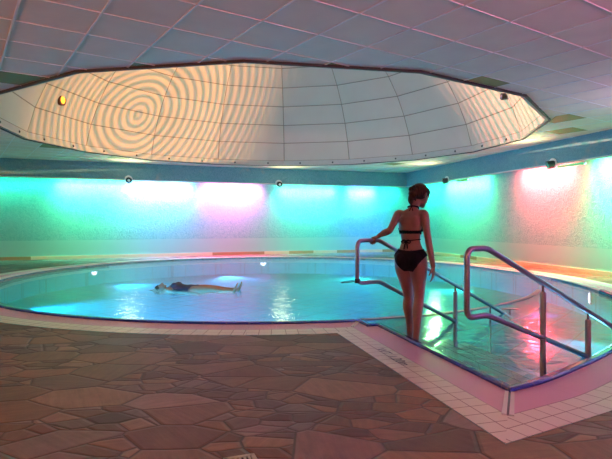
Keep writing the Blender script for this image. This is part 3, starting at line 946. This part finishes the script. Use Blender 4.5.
# visible fluorescent tubes under the right beam
def tube_light(px0, px1, mat, lab, dz):
    a, d, n = beam_point(px0); b, _, _ = beam_point(px1)
    root = empty('tube_light', ((a.x + b.x) / 2, (a.y + b.y) / 2, BEAM)); n3 = Vector((n.x, n.y, 0))
    tag(root, lab, 'tube light', 'tube lights under the right beam')
    h = Vector(((b - a).x / 2, (b - a).y / 2, 0)); c = n3 * -.04 + Vector((0, 0, dz))
    bm = bmesh.new(); tube(bm, [c - h, c + h], .03, 12); obj('tube', bm, mat, root, smooth=True)
    for s in (-1, 1):
        bm = bmesh.new(); cyl(bm, c + h * s, c + h * s * 1.03, .035, .035, 12); box(bm, c + h * s * 1.015 + Vector((0, 0, .03)), (.03, .03, .06)); obj('end_cap', bm, M['white'], root)
tube_light(456, 467, plain('amber_sleeve', (.30, .18, .07), .4), 'brown sleeved tube light under the beam to the right of the woman', -.075)
tube_light(557, 583, emis('green_sleeve', (.12, .8, .35), .6), 'green sleeved tube light under the beam above the red wash', -.085)

# fill washes on the left / near walls (off frame)
for Y, c, e in ((10.5, TEAL, .8), (8.0, GRN, 1.2), (5.0, ICE, .9), (2.0, RED, 1.2), (-1.0, (1, .25, .25), 1.3)):
    light_area('wall_wash', (left_x + .25, Y, BEAM), (-.5, 0, -1), 1.3, .05, E0 * e * .5, c, (0, 1, 0))
for X, c, e in ((-9, RED, 1.6), (-5, (1, .35, .25), 1.8), (-1, (1, .25, .35), 1.8), (3, MAG, 1.7), (7, MAG, 1.8)):
    light_area('wall_wash', (X, YB + .25, BEAM), (0, -.5, -1), 1.4, .05, E0 * e * .16, c, (1, 0, 0))

# upward fills added to brighten the ceiling towards the camera's end, no fixtures
for loc, dr_, c, e in (((left_x + .4, 1.5, 1.9), (.6, .1, 1), (1, .30, .12), 240), ((-4, YB + .4, 1.9), (0, .7, 1), (1, .32, .14), 240), ((3, YB + .4, 1.9), (0, .7, 1), (1, .34, .36), 190),
                       ((right_line(1.5).x - .3, 1.5, 1.9), (-.6, .1, 1), (.9, .25, .75), 130), ((right_line(7).x - .1, 7, 1.9), (-.5, 0, 1), (.7, .5, .9), 12), ((left_x + .4, 8, 1.9), (.6, .1, 1), (.9, .5, .35), 80)):
    light_area('ceiling_fill', loc, dr_, 1.5, .2, e * 5.6, c).data.spread = R(110)

# ------------------------------------------------------------------ dome light: two ring projectors and unseen rim fills
def gobo(loc, target, energy, colr, k, angle, lo_v, dots=0.0, blend=.35):
    ld = bpy.data.lights.new('ring_projector', 'SPOT'); ld.energy = energy; ld.color = (1, 1, 1); ld.spot_size = R(angle); ld.spot_blend = blend; ld.shadow_soft_size = .01
    o = bpy.data.objects.new('ring_projector', ld); col.objects.link(o); o.location = loc
    o.rotation_euler = (target - loc).to_track_quat('-Z', 'Y').to_euler()
    ld.use_nodes = True; N = ld.node_tree.nodes; L = ld.node_tree.links
    em = N['Emission']; tc = N.new('ShaderNodeTexCoord'); sp = N.new('ShaderNodeSeparateXYZ'); L.new(tc.outputs['Normal'], sp.inputs[0])
    x = mth(N, L, 'DIVIDE', sp.outputs['X'], sp.outputs['Z']); y = mth(N, L, 'DIVIDE', sp.outputs['Y'], sp.outputs['Z'])
    r = mth(N, L, 'SQRT', mth(N, L, 'ADD', mth(N, L, 'MULTIPLY', x, x), mth(N, L, 'MULTIPLY', y, y)))
    s = mth(N, L, 'COSINE', mth(N, L, 'MULTIPLY', r, k))
    s = mth(N, L, 'MULTIPLY_ADD', s, .5, .5)
    if dots:
        s2 = mth(N, L, 'SINE', mth(N, L, 'MULTIPLY', y, k * 1.25))
        s2 = mth(N, L, 'MULTIPLY_ADD', s2, .5, .5)
        s2 = mth(N, L, 'MULTIPLY', s2, mth(N, L, 'GREATER_THAN', r, .12))
        s = mth(N, L, 'MULTIPLY', s, mth(N, L, 'SUBTRACT', 1.0, mth(N, L, 'MULTIPLY', s2, dots)))
    mx = N.new('ShaderNodeMix'); mx.data_type = 'RGBA'; L.new(s, mx.inputs['Factor'])
    mx.inputs['A'].default_value = (*lo_v, 1); mx.inputs['B'].default_value = (*colr, 1)
    L.new(mx.outputs['Result'], em.inputs['Color'])
    # added emission mask: cuts the projector's spill below the rim of the dome
    upl = o.rotation_euler.to_matrix().inverted() @ Vector((0, 0, 1))
    dt = N.new('ShaderNodeVectorMath'); dt.operation = 'DOT_PRODUCT'; L.new(tc.outputs['Normal'], dt.inputs[0]); dt.inputs[1].default_value = upl
    el = mth(N, L, 'MULTIPLY', dt.outputs['Value'], mth(N, L, 'MULTIPLY', mth(N, L, 'SIGN', sp.outputs['Z']), -1.0))
    L.new(mth(N, L, 'GREATER_THAN', el, -.103), em.inputs['Strength'])
T_L = dome_hit(137, 115)
gobo(PRt + nR * .12, T_L, 8200, (1, .52, .20), 2 * math.pi / .022, 54, (.24, .25, .13), blend=1.)
aR = R(-34); T_R = Vector((DC.x + 5.15 * math.cos(aR), DC.y + 5.15 * math.sin(aR), 4.7))
gobo(PL + nL * .3, T_R, 19000, (1, .42, .28), 2 * math.pi / .028, 66, (.16, .26, .14), dots=.2, blend=.9)
for ang, c, e in ((255, (1, .60, .50), 130), (285, (1, .60, .50), 130), (225, (1, .70, .42), 100), (315, (1, .62, .48), 110), (200, (1, .72, .45), 50)):  # hidden fills added inside the near rim to brighten the dome
    p = Vector((DC.x + 5.1 * math.cos(R(ang)), DC.y + 5.1 * math.sin(R(ang)), CEIL + .22))
    tgt = Vector((DC.x - 3.0 * math.cos(R(ang)), DC.y - 3.0 * math.sin(R(ang)), 4.3))
    light_area('rim_fill', p, tgt - p, .9, .12, e * .15, c, (math.sin(R(ang)), -math.cos(R(ang)), 0))

# ------------------------------------------------------------------ people
def ell_loft(bm, secs, n=20):
    """secs: (centre, axis_a vector, axis_b vector); closed loft"""
    rings = []
    for c, a, b in secs:
        rings.append([bm.verts.new(Vector(c) + Vector(a) * math.cos(2 * math.pi * k / n) + Vector(b) * math.sin(2 * math.pi * k / n)) for k in range(n)])
    for i in range(len(rings) - 1):
        for k in range(n): bm.faces.new((rings[i][k], rings[i][(k + 1) % n], rings[i + 1][(k + 1) % n], rings[i + 1][k]))
    bm.faces.new(rings[0][::-1]); bm.faces.new(rings[-1])

def ball(bm, c, s, rot=None):
    m = Matrix.Translation(c) @ (rot.to_4x4() if rot is not None else Matrix()) @ Matrix.Diagonal((s[0], s[1], s[2], 1))
    bmesh.ops.create_uvsphere(bm, u_segments=20, v_segments=14, radius=1., matrix=m)

def limb(bm, pts, rads, n=16):
    """tapering round limb with ball ends and smooth in-betweens"""
    P = [Vector(p) for p in pts]
    P2 = [P[0] + (P[0] - P[1])] + P + [P[-1] + (P[-1] - P[-2])]
    r2 = [rads[0]] + list(rads) + [rads[-1]]
    cp_, rr = [], []
    for i in range(1, len(P2) - 2):
        for k in range(5):
            t = k / 5
            a, b, c, d = P2[i - 1], P2[i], P2[i + 1], P2[i + 2]
            cp_.append(.5 * ((2 * b) + (c - a) * t + (2 * a - 5 * b + 4 * c - d) * t * t + (3 * b - a - 3 * c + d) * t ** 3))
            a, b, c, d = r2[i - 1], r2[i], r2[i + 1], r2[i + 2]
            rr.append(.5 * ((2 * b) + (c - a) * t + (2 * a - 5 * b + 4 * c - d) * t * t + (3 * b - a - 3 * c + d) * t ** 3))
    cp_.append(P[-1]); rr.append(rads[-1])
    tube(bm, cp_, rr, n)
    ball(bm, P[0], (rads[0],) * 3); ball(bm, P[-1], (rads[-1],) * 3)

def finish(bm, name, mat, parent, voxel, smooth_it=4, shrink=.5):
    me = bpy.data.meshes.new(name); bmesh.ops.recalc_face_normals(bm, faces=bm.faces[:]); bm.to_mesh(me); bm.free()
    o = bpy.data.objects.new(name, me); col.objects.link(o)
    m = o.modifiers.new('r', 'REMESH'); m.mode = 'VOXEL'; m.voxel_size = voxel; m.adaptivity = 0
    if smooth_it:
        s = o.modifiers.new('s', 'SMOOTH'); s.iterations = smooth_it; s.factor = shrink
    bpy.context.view_layer.update()
    dg = bpy.context.evaluated_depsgraph_get()
    nm = bpy.data.meshes.new_from_object(o.evaluated_get(dg))
    bpy.data.objects.remove(o); bpy.data.meshes.remove(me)
    for p in nm.polygons: p.use_smooth = True
    nm.materials.clear()
    return link(name, nm, mat, parent)

def hand(bm, wrist, dirv, palm_n, side, curl=.35, sc_=1.0, grip=0):
    """palm + four fingers + thumb. dirv: wrist->knuckles, palm_n: palm normal (towards the palm side), side: +-1 thumb side"""
    d = Vector(dirv).normalized(); nrm = Vector(palm_n); nrm = (nrm - d * nrm.dot(d)).normalized(); s = d.cross(nrm) * side
    w = Vector(wrist)
    kn = w + d * .085 * sc_
    ell_loft(bm, [(w - d * .01, s * .024 * sc_, nrm * .018 * sc_), (w + d * .03 * sc_, s * .034 * sc_, nrm * .016 * sc_), (kn, s * .039 * sc_, nrm * .013 * sc_), (kn + d * .008, s * .034 * sc_, nrm * .009 * sc_)], 14)
    for i, (o, L) in enumerate(((.029, .070), (.010, .078), (-.010, .073), (-.029, .058))):
        b = kn + s * o * sc_ - d * .012; pts = [b]; dd = d.copy()
        cu_ = curl * (1 + .12 * i)
        for seg, fl in ((.45, cu_), (.32, cu_ * 1.2), (.25, cu_ * 1.1)):
            q = Matrix.Rotation(fl, 3, s * (1 if True else -1))
            dd = (dd * math.cos(fl) + nrm * math.sin(fl)).normalized(); nrm_l = nrm
            pts.append(pts[-1] + dd * (L * seg * sc_ + (.01 if seg == .45 else 0)))
            # rotate the local normal along
            nrm2 = (nrm * math.cos(fl) - d * math.sin(fl)).normalized()
            nrm_keep = nrm
            nrm = (nrm - dd * nrm.dot(dd)).normalized()
        nrm = Vector(palm_n); nrm = (nrm - d * nrm.dot(d)).normalized()
        limb(bm, pts, [.0092 * sc_, .0088 * sc_, .008 * sc_, .007 * sc_], 10)
    tb = w + d * .022 * sc_ + s * .022 * sc_
    td = (d * .75 + s * .65 + nrm * (.35 + grip)).normalized()
    limb(bm, [tb, tb + td * .032 * sc_, tb + td * .032 * sc_ + (td * .6 + d * .5 + nrm * (.2 + grip)).normalized() * .045 * sc_], [.013 * sc_, .0105 * sc_, .0085 * sc_], 10)

def patch(name, body, test, mat, parent, off=.004, th=.004):
    """clothing cut from the body's own surface and lifted off it"""
    bm = bmesh.new(); bm.from_mesh(body.data); bm.normal_update()
    kill = [f for f in bm.faces if not test(f.calc_center_median(), f.normal)]
    bmesh.ops.delete(bm, geom=kill, context='FACES')
    for v in bm.verts: v.co += v.normal * off
    me = bpy.data.meshes.new(name); bm.to_mesh(me); bm.free()
    o = bpy.data.objects.new(name, me); col.objects.link(o)
    s = o.modifiers.new('s', 'SOLIDIFY'); s.thickness = th; s.offset = 1
    bpy.context.view_layer.update()
    nm = bpy.data.meshes.new_from_object(o.evaluated_get(bpy.context.evaluated_depsgraph_get()))
    bpy.data.objects.remove(o)
    for p in nm.polygons: p.use_smooth = True
    nm.materials.clear()
    return link(name, nm, mat, parent)

# --- the standing woman, seen from behind, facing away and to the right
yaw = R(28)
Fw = Vector((math.sin(yaw), math.cos(yaw), 0)); Rt = Vector((math.cos(yaw), -math.sin(yaw), 0)); Up = Vector((0, 0, 1))
PX, PY = 1.052, 5.20
def W(r, f, z): return Vector((PX, PY, z)) + Rt * r + Fw * f
woman = empty('person', (PX, PY, -.125))
tag(woman, 'woman in black bikini seen from behind, standing on the entry steps, hand on handrail', 'person')
off0 = Vector((PX, PY, -.125))
bm = bmesh.new()
def sec(r, f, z, a, b, tr=0, tf=0): return (W(r, f, z), Rt * a + Up * tr, Fw * b + Up * tf)
ell_loft(bm, [sec(.0, .0, .655, .095, .08), sec(.0, -.008, .70, .140, .104), sec(.0, -.012, .75, .153, .110), sec(0, -.008, .80, .146, .102), sec(0, .0, .85, .120, .088),
              sec(-.004, .008, .90, .099, .074), sec(-.006, .012, .94, .094, .072), sec(-.008, .010, .99, .101, .076), sec(-.010, .004, 1.05, .112, .084), sec(-.008, -.002, 1.11, .122, .086),
              sec(-.004, -.004, 1.165, .128, .076), sec(0, .0, 1.205, .122, .058), sec(.006, .008, 1.235, .085, .046), sec(.012, .016, 1.255, .050, .043)], 28)
# buttocks, shoulder blades, chest
for s in (-1, 1):
    ball(bm, W(s * .064, -.062, .735), (.078, .075, .082))
    ball(bm, W(s * .058, -.052, 1.125), (.045, .028, .065))
    ball(bm, W(s * .065, .075, 1.075), (.055, .050, .052))
ball(bm, W(0, .03, .86), (.085, .065, .10))
# neck and head (bowed, turned to the right)
hc = W(.075, .070, 1.392)
limb(bm, [W(.006, .008, 1.20), W(.020, .024, 1.27), W(.055, .052, 1.345)], [.056, .043, .043], 16)
hyaw = R(55)
Hf = (Vector((math.sin(hyaw) * .9, math.cos(hyaw) * .9, -.48))).normalized(); Hr = Vector((math.cos(hyaw), -math.sin(hyaw), 0)); Hu = Hr.cross(Hf).normalized()
Hm = Matrix((Hr, Hf, Hu)).transposed()
def H(r, f, u): return hc + Hr * r + Hf * f + Hu * u
ball(bm, H(0, -.008, .015), (.074, .092, .085), Hm)
ell_loft(bm, [(H(0, .035, -.01), Hr * .062, Hu * .072), (H(0, .070, -.02), Hr * .052, Hu * .062), (H(0, .088, -.028), Hr * .036, Hu * .046)], 18)
ball(bm, H(0, .052, -.072), (.044, .042, .034), Hm)         # jaw
ball(bm, H(0, .084, -.086), (.020, .018, .017), Hm)         # chin
limb(bm, [H(0, .090, .012), H(0, .108, -.022), H(0, .100, -.034)], [.010, .014, .012], 10)   # nose
ball(bm, H(0, .095, -.056), (.024, .011, .006), Hm); ball(bm, H(0, .094, -.066), (.021, .011, .006), Hm)   # lips
for s in (-1, 1):
    ball(bm, H(s * .031, .086, .020), (.014, .008, .008), Hm)     # eyes under brows
    ball(bm, H(s * .031, .088, .036), (.020, .008, .006), Hm)
    ell_loft(bm, [(H(s * .073, -.005, -.012), Hf * .014, Hu * .028), (H(s * .086, -.010, -.010), Hf * .017, Hu * .031), (H(s * .089, -.012, -.009), Hf * .012, Hu * .025)], 12)
# arms
Ls = W(-.130, .0, 1.198); Rs = W(.132, .0, 1.195)
Lel = Vector((.822, 5.10, 1.040)); Lwr = Vector((.735, 5.205, .985))
limb(bm, [W(-.09, 0, 1.19), Ls, Ls.lerp(Lel, .45), Lel, Lel.lerp(Lwr, .4), Lwr], [.045, .045, .037, .032, .034, .023], 18)
Rel = Vector((1.203, 5.085, .915)); Rwr = Vector((1.236, 5.05, .69))
limb(bm, [W(.09, 0, 1.19), Rs, Rs.lerp(Rel, .45), Rel, Rel.lerp(Rwr, .35), Rwr], [.045, .046, .038, .033, .034, .023], 18)
railp = Vector((.70, 5.207, .938))
hd = Vector((-RD.x, -RD.y, -.12))
hand(bm, Vector((.735, 5.222, .972)), Vector((-.80, -.55, -.16)), Vector((0, 0, -1)), -1, curl=.62, sc_=.92, grip=.5)
hand(bm, Rwr, Vector((.06, -.01, -1)), Vector((-.85, .5, 0)), -1, curl=.22, sc_=1.0)
# legs
Lh, Rh = W(-.078, -.008, .74), W(.078, -.008, .74)
Rk = Vector((1.118, 5.13, .385)); Ra = Vector((1.078, 5.10, -.035))
Lk = Vector((1.052, 5.35, .375)); La = Vector((1.085, 5.42, -.045))
for h_, k_, a_, sd in ((Lh, Lk, La, -1), (Rh, Rk, Ra, 1)):
    bend = (k_ - h_)
    c1 = k_.lerp(a_, .30) - Fw * .022; c2 = k_.lerp(a_, .65)
    limb(bm, [h_ + Vector((0, 0, .02)), h_.lerp(k_, .22) - Fw * .012, h_.lerp(k_, .6), k_, c1, c2, a_], [.086, .092, .070, .050, .053, .037, .030], 22)
    # foot flat on the step
    fz = -.125
    ell_loft(bm, [((a_.x - Fw.x * .05, a_.y - Fw.y * .05, fz + .03), Rt * .028, Up * .028), ((a_.x, a_.y, fz + .042), Rt * .033, Up * .040), ((a_.x + Fw.x * .07, a_.y + Fw.y * .07, fz + .028), Rt * .038, Up * .027),
                  ((a_.x + Fw.x * .13, a_.y + Fw.y * .13, fz + .018), Rt * .042, Up * .017), ((a_.x + Fw.x * .17, a_.y + Fw.y * .17, fz + .012), Rt * .034, Up * .011)], 16)
    for q in range(5):
        tp = Vector((a_.x, a_.y, fz + .012)) + Fw * (.165 - .006 * q) + Rt * (sd * (-.030 + .015 * q)); limb(bm, [tp, tp + Fw * (.03 - .003 * q)], [.0105 - .0008 * q, .009 - .0008 * q], 8)
for v in bm.verts: v.co -= off0
body = finish(bm, 'body', M['skin'], woman, .0062, 6, .5)
def loc2(c): # body-local -> (r,f,z world)
    w_ = c + off0 - Vector((PX, PY, 0)); return w_.dot(Rt), w_.dot(Fw), w_.z
armL = lambda c: (c + off0).x < .905
def seg_d(p, a, b):
    t = max(0, min(1, (p - a).dot(b - a) / (b - a).length_squared)); return (p - a.lerp(b, t)).length
def on_arm(c):
    p = c + off0
    return seg_d(p, Rs - Up * .07, Rel) < .052 or seg_d(p, Rel, Rwr) < .047 or seg_d(p, Ls - Up * .05, Lel) < .052 or seg_d(p, Lel, Lwr) < .05 or seg_d(p, Rwr, Rwr - Up * .2) < .06
def t_band(c, n):
    r, f, z = loc2(c)
    if abs(r) > .14 or on_arm(c): return False
    if 1.005 < z < 1.035 and f < .04: return True
    if f >= -.01 and 1.0 < z < 1.06: return True
    if f >= .03 and z < 1.125 and z > 1.0 and abs(abs(r) - .065) < (1.135 - z) * .55 + .01: return True
    return False
patch('bikini_top', body, t_band, M['bikini'], woman, .003, .005)
def t_brief(c, n):
    r, f, z = loc2(c)
    if abs(r) > .2 or z > .865 or z < .60: return False
    if on_arm(c): return False
    top = .835 + .02 * (abs(r) / .15) ** 2
    if z > top: return False
    if f < .02:   # back: cut rising to the hips
        lo = .635 + max(0, abs(r) - .055) * 1.45
        return z > lo
    lo = .66 + max(0, abs(r) - .03) * 1.5
    return z > min(lo, .81)
patch('bikini_bottom', body, t_brief, M['bikini'], woman, .003, .005)
# second strap, its bow, and the halter tie round the neck
def wrap(zc, rr=.0045):
    pts = []
    for k in range(40):
        a = 2 * math.pi * k / 40
        pts.append(W(-.006 + .097 * math.cos(a), .012 + .076 * math.sin(a), zc + .012 * math.cos(a)) - off0)
    return pts
bm = bmesh.new(); tube(bm, wrap(.935), .0048, 8, closed=True)
k0 = W(-.028, -.068, .932) - off0
for s in (-1, 1):
    lp = [k0, k0 + Rt * s * .022 + Up * .010 - Fw * .008, k0 + Rt * s * .045 - Up * .006 - Fw * .010, k0 + Rt * s * .03 - Up * .022 - Fw * .008, k0]
    tube(bm, catmull([lp[0]] + lp + [lp[-1]], 5), .0055, 8)
    tl = [k0, k0 + Rt * s * .012 - Up * .04 - Fw * .010, k0 + Rt * s * .020 - Up * .085 - Fw * .012]
    tube(bm, catmull([tl[0]] + tl + [tl[-1]], 5), .006, 8)
ball(bm, k0 - Fw * .004, (.011, .009, .010))
obj('waist_tie', bm, M['bikini'], woman, smooth=True)
bm = bmesh.new()
pts = []
nb = W(.016, .022, 1.268) - off0
for k in range(26):
    a = 2 * math.pi * k / 26
    pts.append(nb + Rt * (.052 * math.cos(a)) + Fw * (.050 * math.sin(a)) + Up * (-.012 * math.sin(a)))
tube(bm, pts, .007, 8, closed=True)
k1 = nb - Fw * .052 + Up * .012
tube(bm, [k1, k1 - Up * .03 - Fw * .006 - Rt * .012, k1 - Up * .065 - Fw * .010 - Rt * .026], .0035, 6)
tube(bm, [k1, k1 - Up * .03 - Fw * .006 + Rt * .008, k1 - Up * .050 - Fw * .010 + Rt * .014], .0035, 6)
for s in (-1, 1):
    tube(bm, [nb + Rt * s * .045 + Fw * .03, W(s * .058, .085, 1.19) - off0, W(s * .062, .125, 1.12) - off0], .005, 6)
obj('halter_tie', bm, M['bikini'], woman, smooth=True)
# hair: cap, loose bun high on the back of the head, stray locks at the nape
bm = bmesh.new()
ball(bm, H(0, -.022, .022), (.084, .094, .090), Hm)
ball(bm, H(0, .02, .045), (.074, .070, .060), Hm)
bn = hc + Vector((-.070, -.040, .022))
for k in range(16):
    a = 2 * math.pi * random.random(); e = random.uniform(-1, 1)
    dv = Vector((math.cos(a) * math.sqrt(1 - e * e), math.sin(a) * math.sqrt(1 - e * e), e))
    ball(bm, bn + dv * random.uniform(.026, .048), (random.uniform(.020, .034), random.uniform(.022, .034), random.uniform(.022, .036)))
limb(bm, [bn, bn + Vector((-.028, -.02, -.035)), bn + Vector((-.040, -.02, -.085)), bn + Vector((-.030, -.018, -.125))], [.034, .032, .026, .010], 12)
for k in range(9):
    a0 = bn + Vector((random.uniform(-.03, .03), random.uniform(-.02, .02), random.uniform(-.02, .01)))
    limb(bm, [a0, a0 + Vector((random.uniform(-.03, .0), -.01, -.03)), a0 + Vector((random.uniform(-.038, .0), -.012, -.075 - random.random() * .02))], [.016, .013, .006], 8)
for k in range(5):
    a0 = H(-.03 + .012 * k, -.085, -.02)
    limb(bm, [a0, a0 - Up * .03, a0 - Up * .055 + Rt * .004], [.012, .009, .004], 8)
for v in bm.verts: v.co -= off0
finish(bm, 'hair', M['hair'], woman, .0065, 2, .5)

# --- the floating swimmer, on her back, head to the left
sw = empty('person', (-1.85, 8.83, -.035))
tag(sw, 'swimmer in dark swimsuit floating on the back in the round pool', 'person')
o2v = Vector((-1.85, 8.83, -.02))
A = Vector((-2.52, 9.02, 0)); Bv = Vector((-1.06, 8.66, 0))
ax = (Bv - A).normalized(); sd = Vector((-ax.y, ax.x, 0))      # sd points away from the camera
def G(s, l, z): return A + ax * s + sd * l + Vector((0, 0, z))
bm = bmesh.new()
def gs(s, l, z, a, b): return (G(s, l, z), sd * a, Up * b)
hz = -.035
ball(bm, G(.0, 0, hz - .005), (.095, .070, .085), Matrix((ax, sd, Up)).transposed())
ell_loft(bm, [gs(-.055, 0, hz + .02, .05, .05), gs(-.02, 0, hz + .04, .058, .05), gs(.03, 0, hz + .045, .055, .048), gs(.07, 0, hz + .03, .045, .045), gs(.095, 0, hz + .02, .03, .03)], 16)
limb(bm, [G(-.005, 0, hz + .090), G(.020, 0, hz + .108), G(.030, 0, hz + .095)], [.009, .014, .012], 10)
ball(bm, G(.050, 0, hz + .088), (.008, .022, .010)); ball(bm, G(.085, 0, hz + .066), (.02, .022, .018))
for s in (-1, 1):
    ball(bm, G(-.012, s * .03, hz + .080), (.010, .014, .008)); ball(bm, G(.0, s * .074, hz - .005), (.026, .012, .018))
limb(bm, [G(.05, 0, hz - .02), G(.12, 0, -.045), G(.18, 0, -.045)], [.050, .045, .055], 16)
ell_loft(bm, [gs(.13, 0, -.045, .06, .045), gs(.17, 0, -.04, .13, .060), gs(.21, 0, -.03, .168, .075), gs(.28, 0, -.020, .160, .090), gs(.36, 0, -.018, .140, .088), gs(.44, 0, -.022, .120, .075),
              gs(.50, 0, -.025, .125, .075), gs(.56, 0, -.025, .155, .085), gs(.62, 0, -.03, .165, .085), gs(.68, 0, -.03, .150, .075), gs(.72, 0, -.03, .10, .06)], 26)
for s in (-1, 1):
    ball(bm, G(.30, s * .068, .048), (.06, .056, .042))
    hp = G(.66, s * .078, -.028); kn = G(1.02, s * .10, -.005); an = G(1.38, s * .10, -.02)
    limb(bm, [hp, hp.lerp(kn, .35), hp.lerp(kn, .75), kn, kn.lerp(an, .3) - Up * .012, kn.lerp(an, .7), an], [.083, .080, .062, .050, .050, .036, .030], 18)
    ell_loft(bm, [(G(1.365, s * .10, -.045), sd * .026, ax * .026), (G(1.39, s * .10, -.01), sd * .030, ax * .036), (G(1.42, s * .102, .04), sd * .034, ax * .024), (G(1.44, s * .104, .085), sd * .036, ax * .015), (G(1.452, s * .105, .12), sd * .028, ax * .010)], 14)
    for q in range(5):
        tp = G(1.45, s * (.078 + .013 * q), .112 - .005 * q); limb(bm, [tp, tp + Up * .02 + ax * .004], [.0095 - .0007 * q, .008 - .0007 * q], 8)
    sh = G(.20, s * .165, -.035); el = G(.46, s * .235, -.05)
    wr = G(.64, s * .185, .012) if s > 0 else G(.68, s * .20, -.055)
    limb(bm, [G(.20, s * .11, -.03), sh, sh.lerp(el, .5), el, el.lerp(wr, .4), wr], [.048, .046, .040, .034, .034, .023], 14)
    hand(bm, wr, ax * 1 - sd * .25 * s + Up * (.1 if s > 0 else -.05), Vector((0, 0, -1)), -s, curl=.25, sc_=.95)
for v in bm.verts: v.co -= o2v
sb = finish(bm, 'body', M['skin2'], sw, .0075, 5, .5)
def t_suit(c, n):
    w_ = c + o2v - A; s_ = w_.dot(ax); l_ = w_.dot(sd); z_ = (c + o2v).z
    if abs(l_) > .172: return False
    if s_ < .175 or s_ > .70: return False
    if s_ > .42 and abs(l_) > .165: return False
    for sgn in (-1, 1):
        sh = Vector((.20, sgn * .165)); el = Vector((.46, sgn * .235))
        tt = max(0, min(1, (s_ - .20) / .26)); q = sh.lerp(el, tt)
        if (Vector((s_, l_)) - q).length < .046: return False
    if s_ < .25: return .05 < abs(l_) < .095
    if s_ > .58: return abs(l_) < .165 - (s_ - .58) * 1.1
    return True
patch('swimsuit', sb, t_suit, M['swimsuit'], sw, .003, .005)
bm = bmesh.new()
ball(bm, G(-.035, 0, hz - .008), (.085, .080, .086), Matrix((ax, sd, Up)).transposed()); ball(bm, G(-.075, 0, hz - .03), (.06, .07, .06))
for k in range(8):
    l = -.06 + .017 * k; limb(bm, [G(-.09, l, hz - .03), G(-.13, l * 1.3, -.045), G(-.17 - .01 * (k % 3), l * 1.7, -.05)], [.02, .014, .006], 8)
for v in bm.verts: v.co -= o2v
finish(bm, 'hair', M['hair'], sw, .008, 2, .5)

# ------------------------------------------------------------------ small floor drain at the bottom edge
dr = empty('floor_drain', (-.295, 2.405, 0)); tag(dr, 'small square slotted floor drain in the flagstones at the bottom edge', 'drain')
bm = bmesh.new(); rz = Matrix.Rotation(R(20), 3, 'Z')
for sx, sy, lx, ly in ((0, -.065, .15, .02), (0, .065, .15, .02), (-.065, 0, .02, .15), (.065, 0, .02, .15)):
    box(bm, rz @ Vector((sx, sy, .003)), (lx, ly, .008), rz)
obj('drain_frame', bm, plain('drain_metal', (.50, .44, .36), .35, metal=.8), dr)
bm = bmesh.new()
for k in range(5): box(bm, rz @ Vector((-.044 + .022 * k, 0, .003)), (.010, .12, .005), rz)
obj('drain_bars', bm, bpy.data.materials['drain_metal'], dr)
bm = bmesh.new(); box(bm, (0, 0, .0004), (.13, .13, .0008), rz); obj('drain_pit', bm, M['black'], dr)

# ------------------------------------------------------------------ world, camera, view
wd = bpy.data.worlds.new('World'); sc.world = wd; wd.use_nodes = True
wd.node_tree.nodes['Background'].inputs[0].default_value = (.02, .02, .025, 1); wd.node_tree.nodes['Background'].inputs[1].default_value = .3
cam = bpy.data.cameras.new('Camera'); co = bpy.data.objects.new('Camera', cam); col.objects.link(co)
co.location = (0, 0, CAMZ); co.rotation_euler = (R(90), 0, 0)
cam.sensor_width = 36; cam.lens = F / 612 * 36; cam.shift_y = -(229.5 - HY) / 612; cam.clip_start = .05; cam.clip_end = 100
sc.camera = co
sc.view_settings.view_transform = 'Standard'; sc.view_settings.look = 'None'; sc.view_settings.gamma = 1
sc.view_settings.exposure = 0.0
sc.cycles.use_denoising = True
sc.cycles.max_bounces = 8; sc.cycles.diffuse_bounces = 4; sc.cycles.glossy_bounces = 3; sc.cycles.transparent_max_bounces = 12
sc.cycles.caustics_reflective = False; sc.cycles.caustics_refractive = False
sc.cycles.sample_clamp_indirect = 6
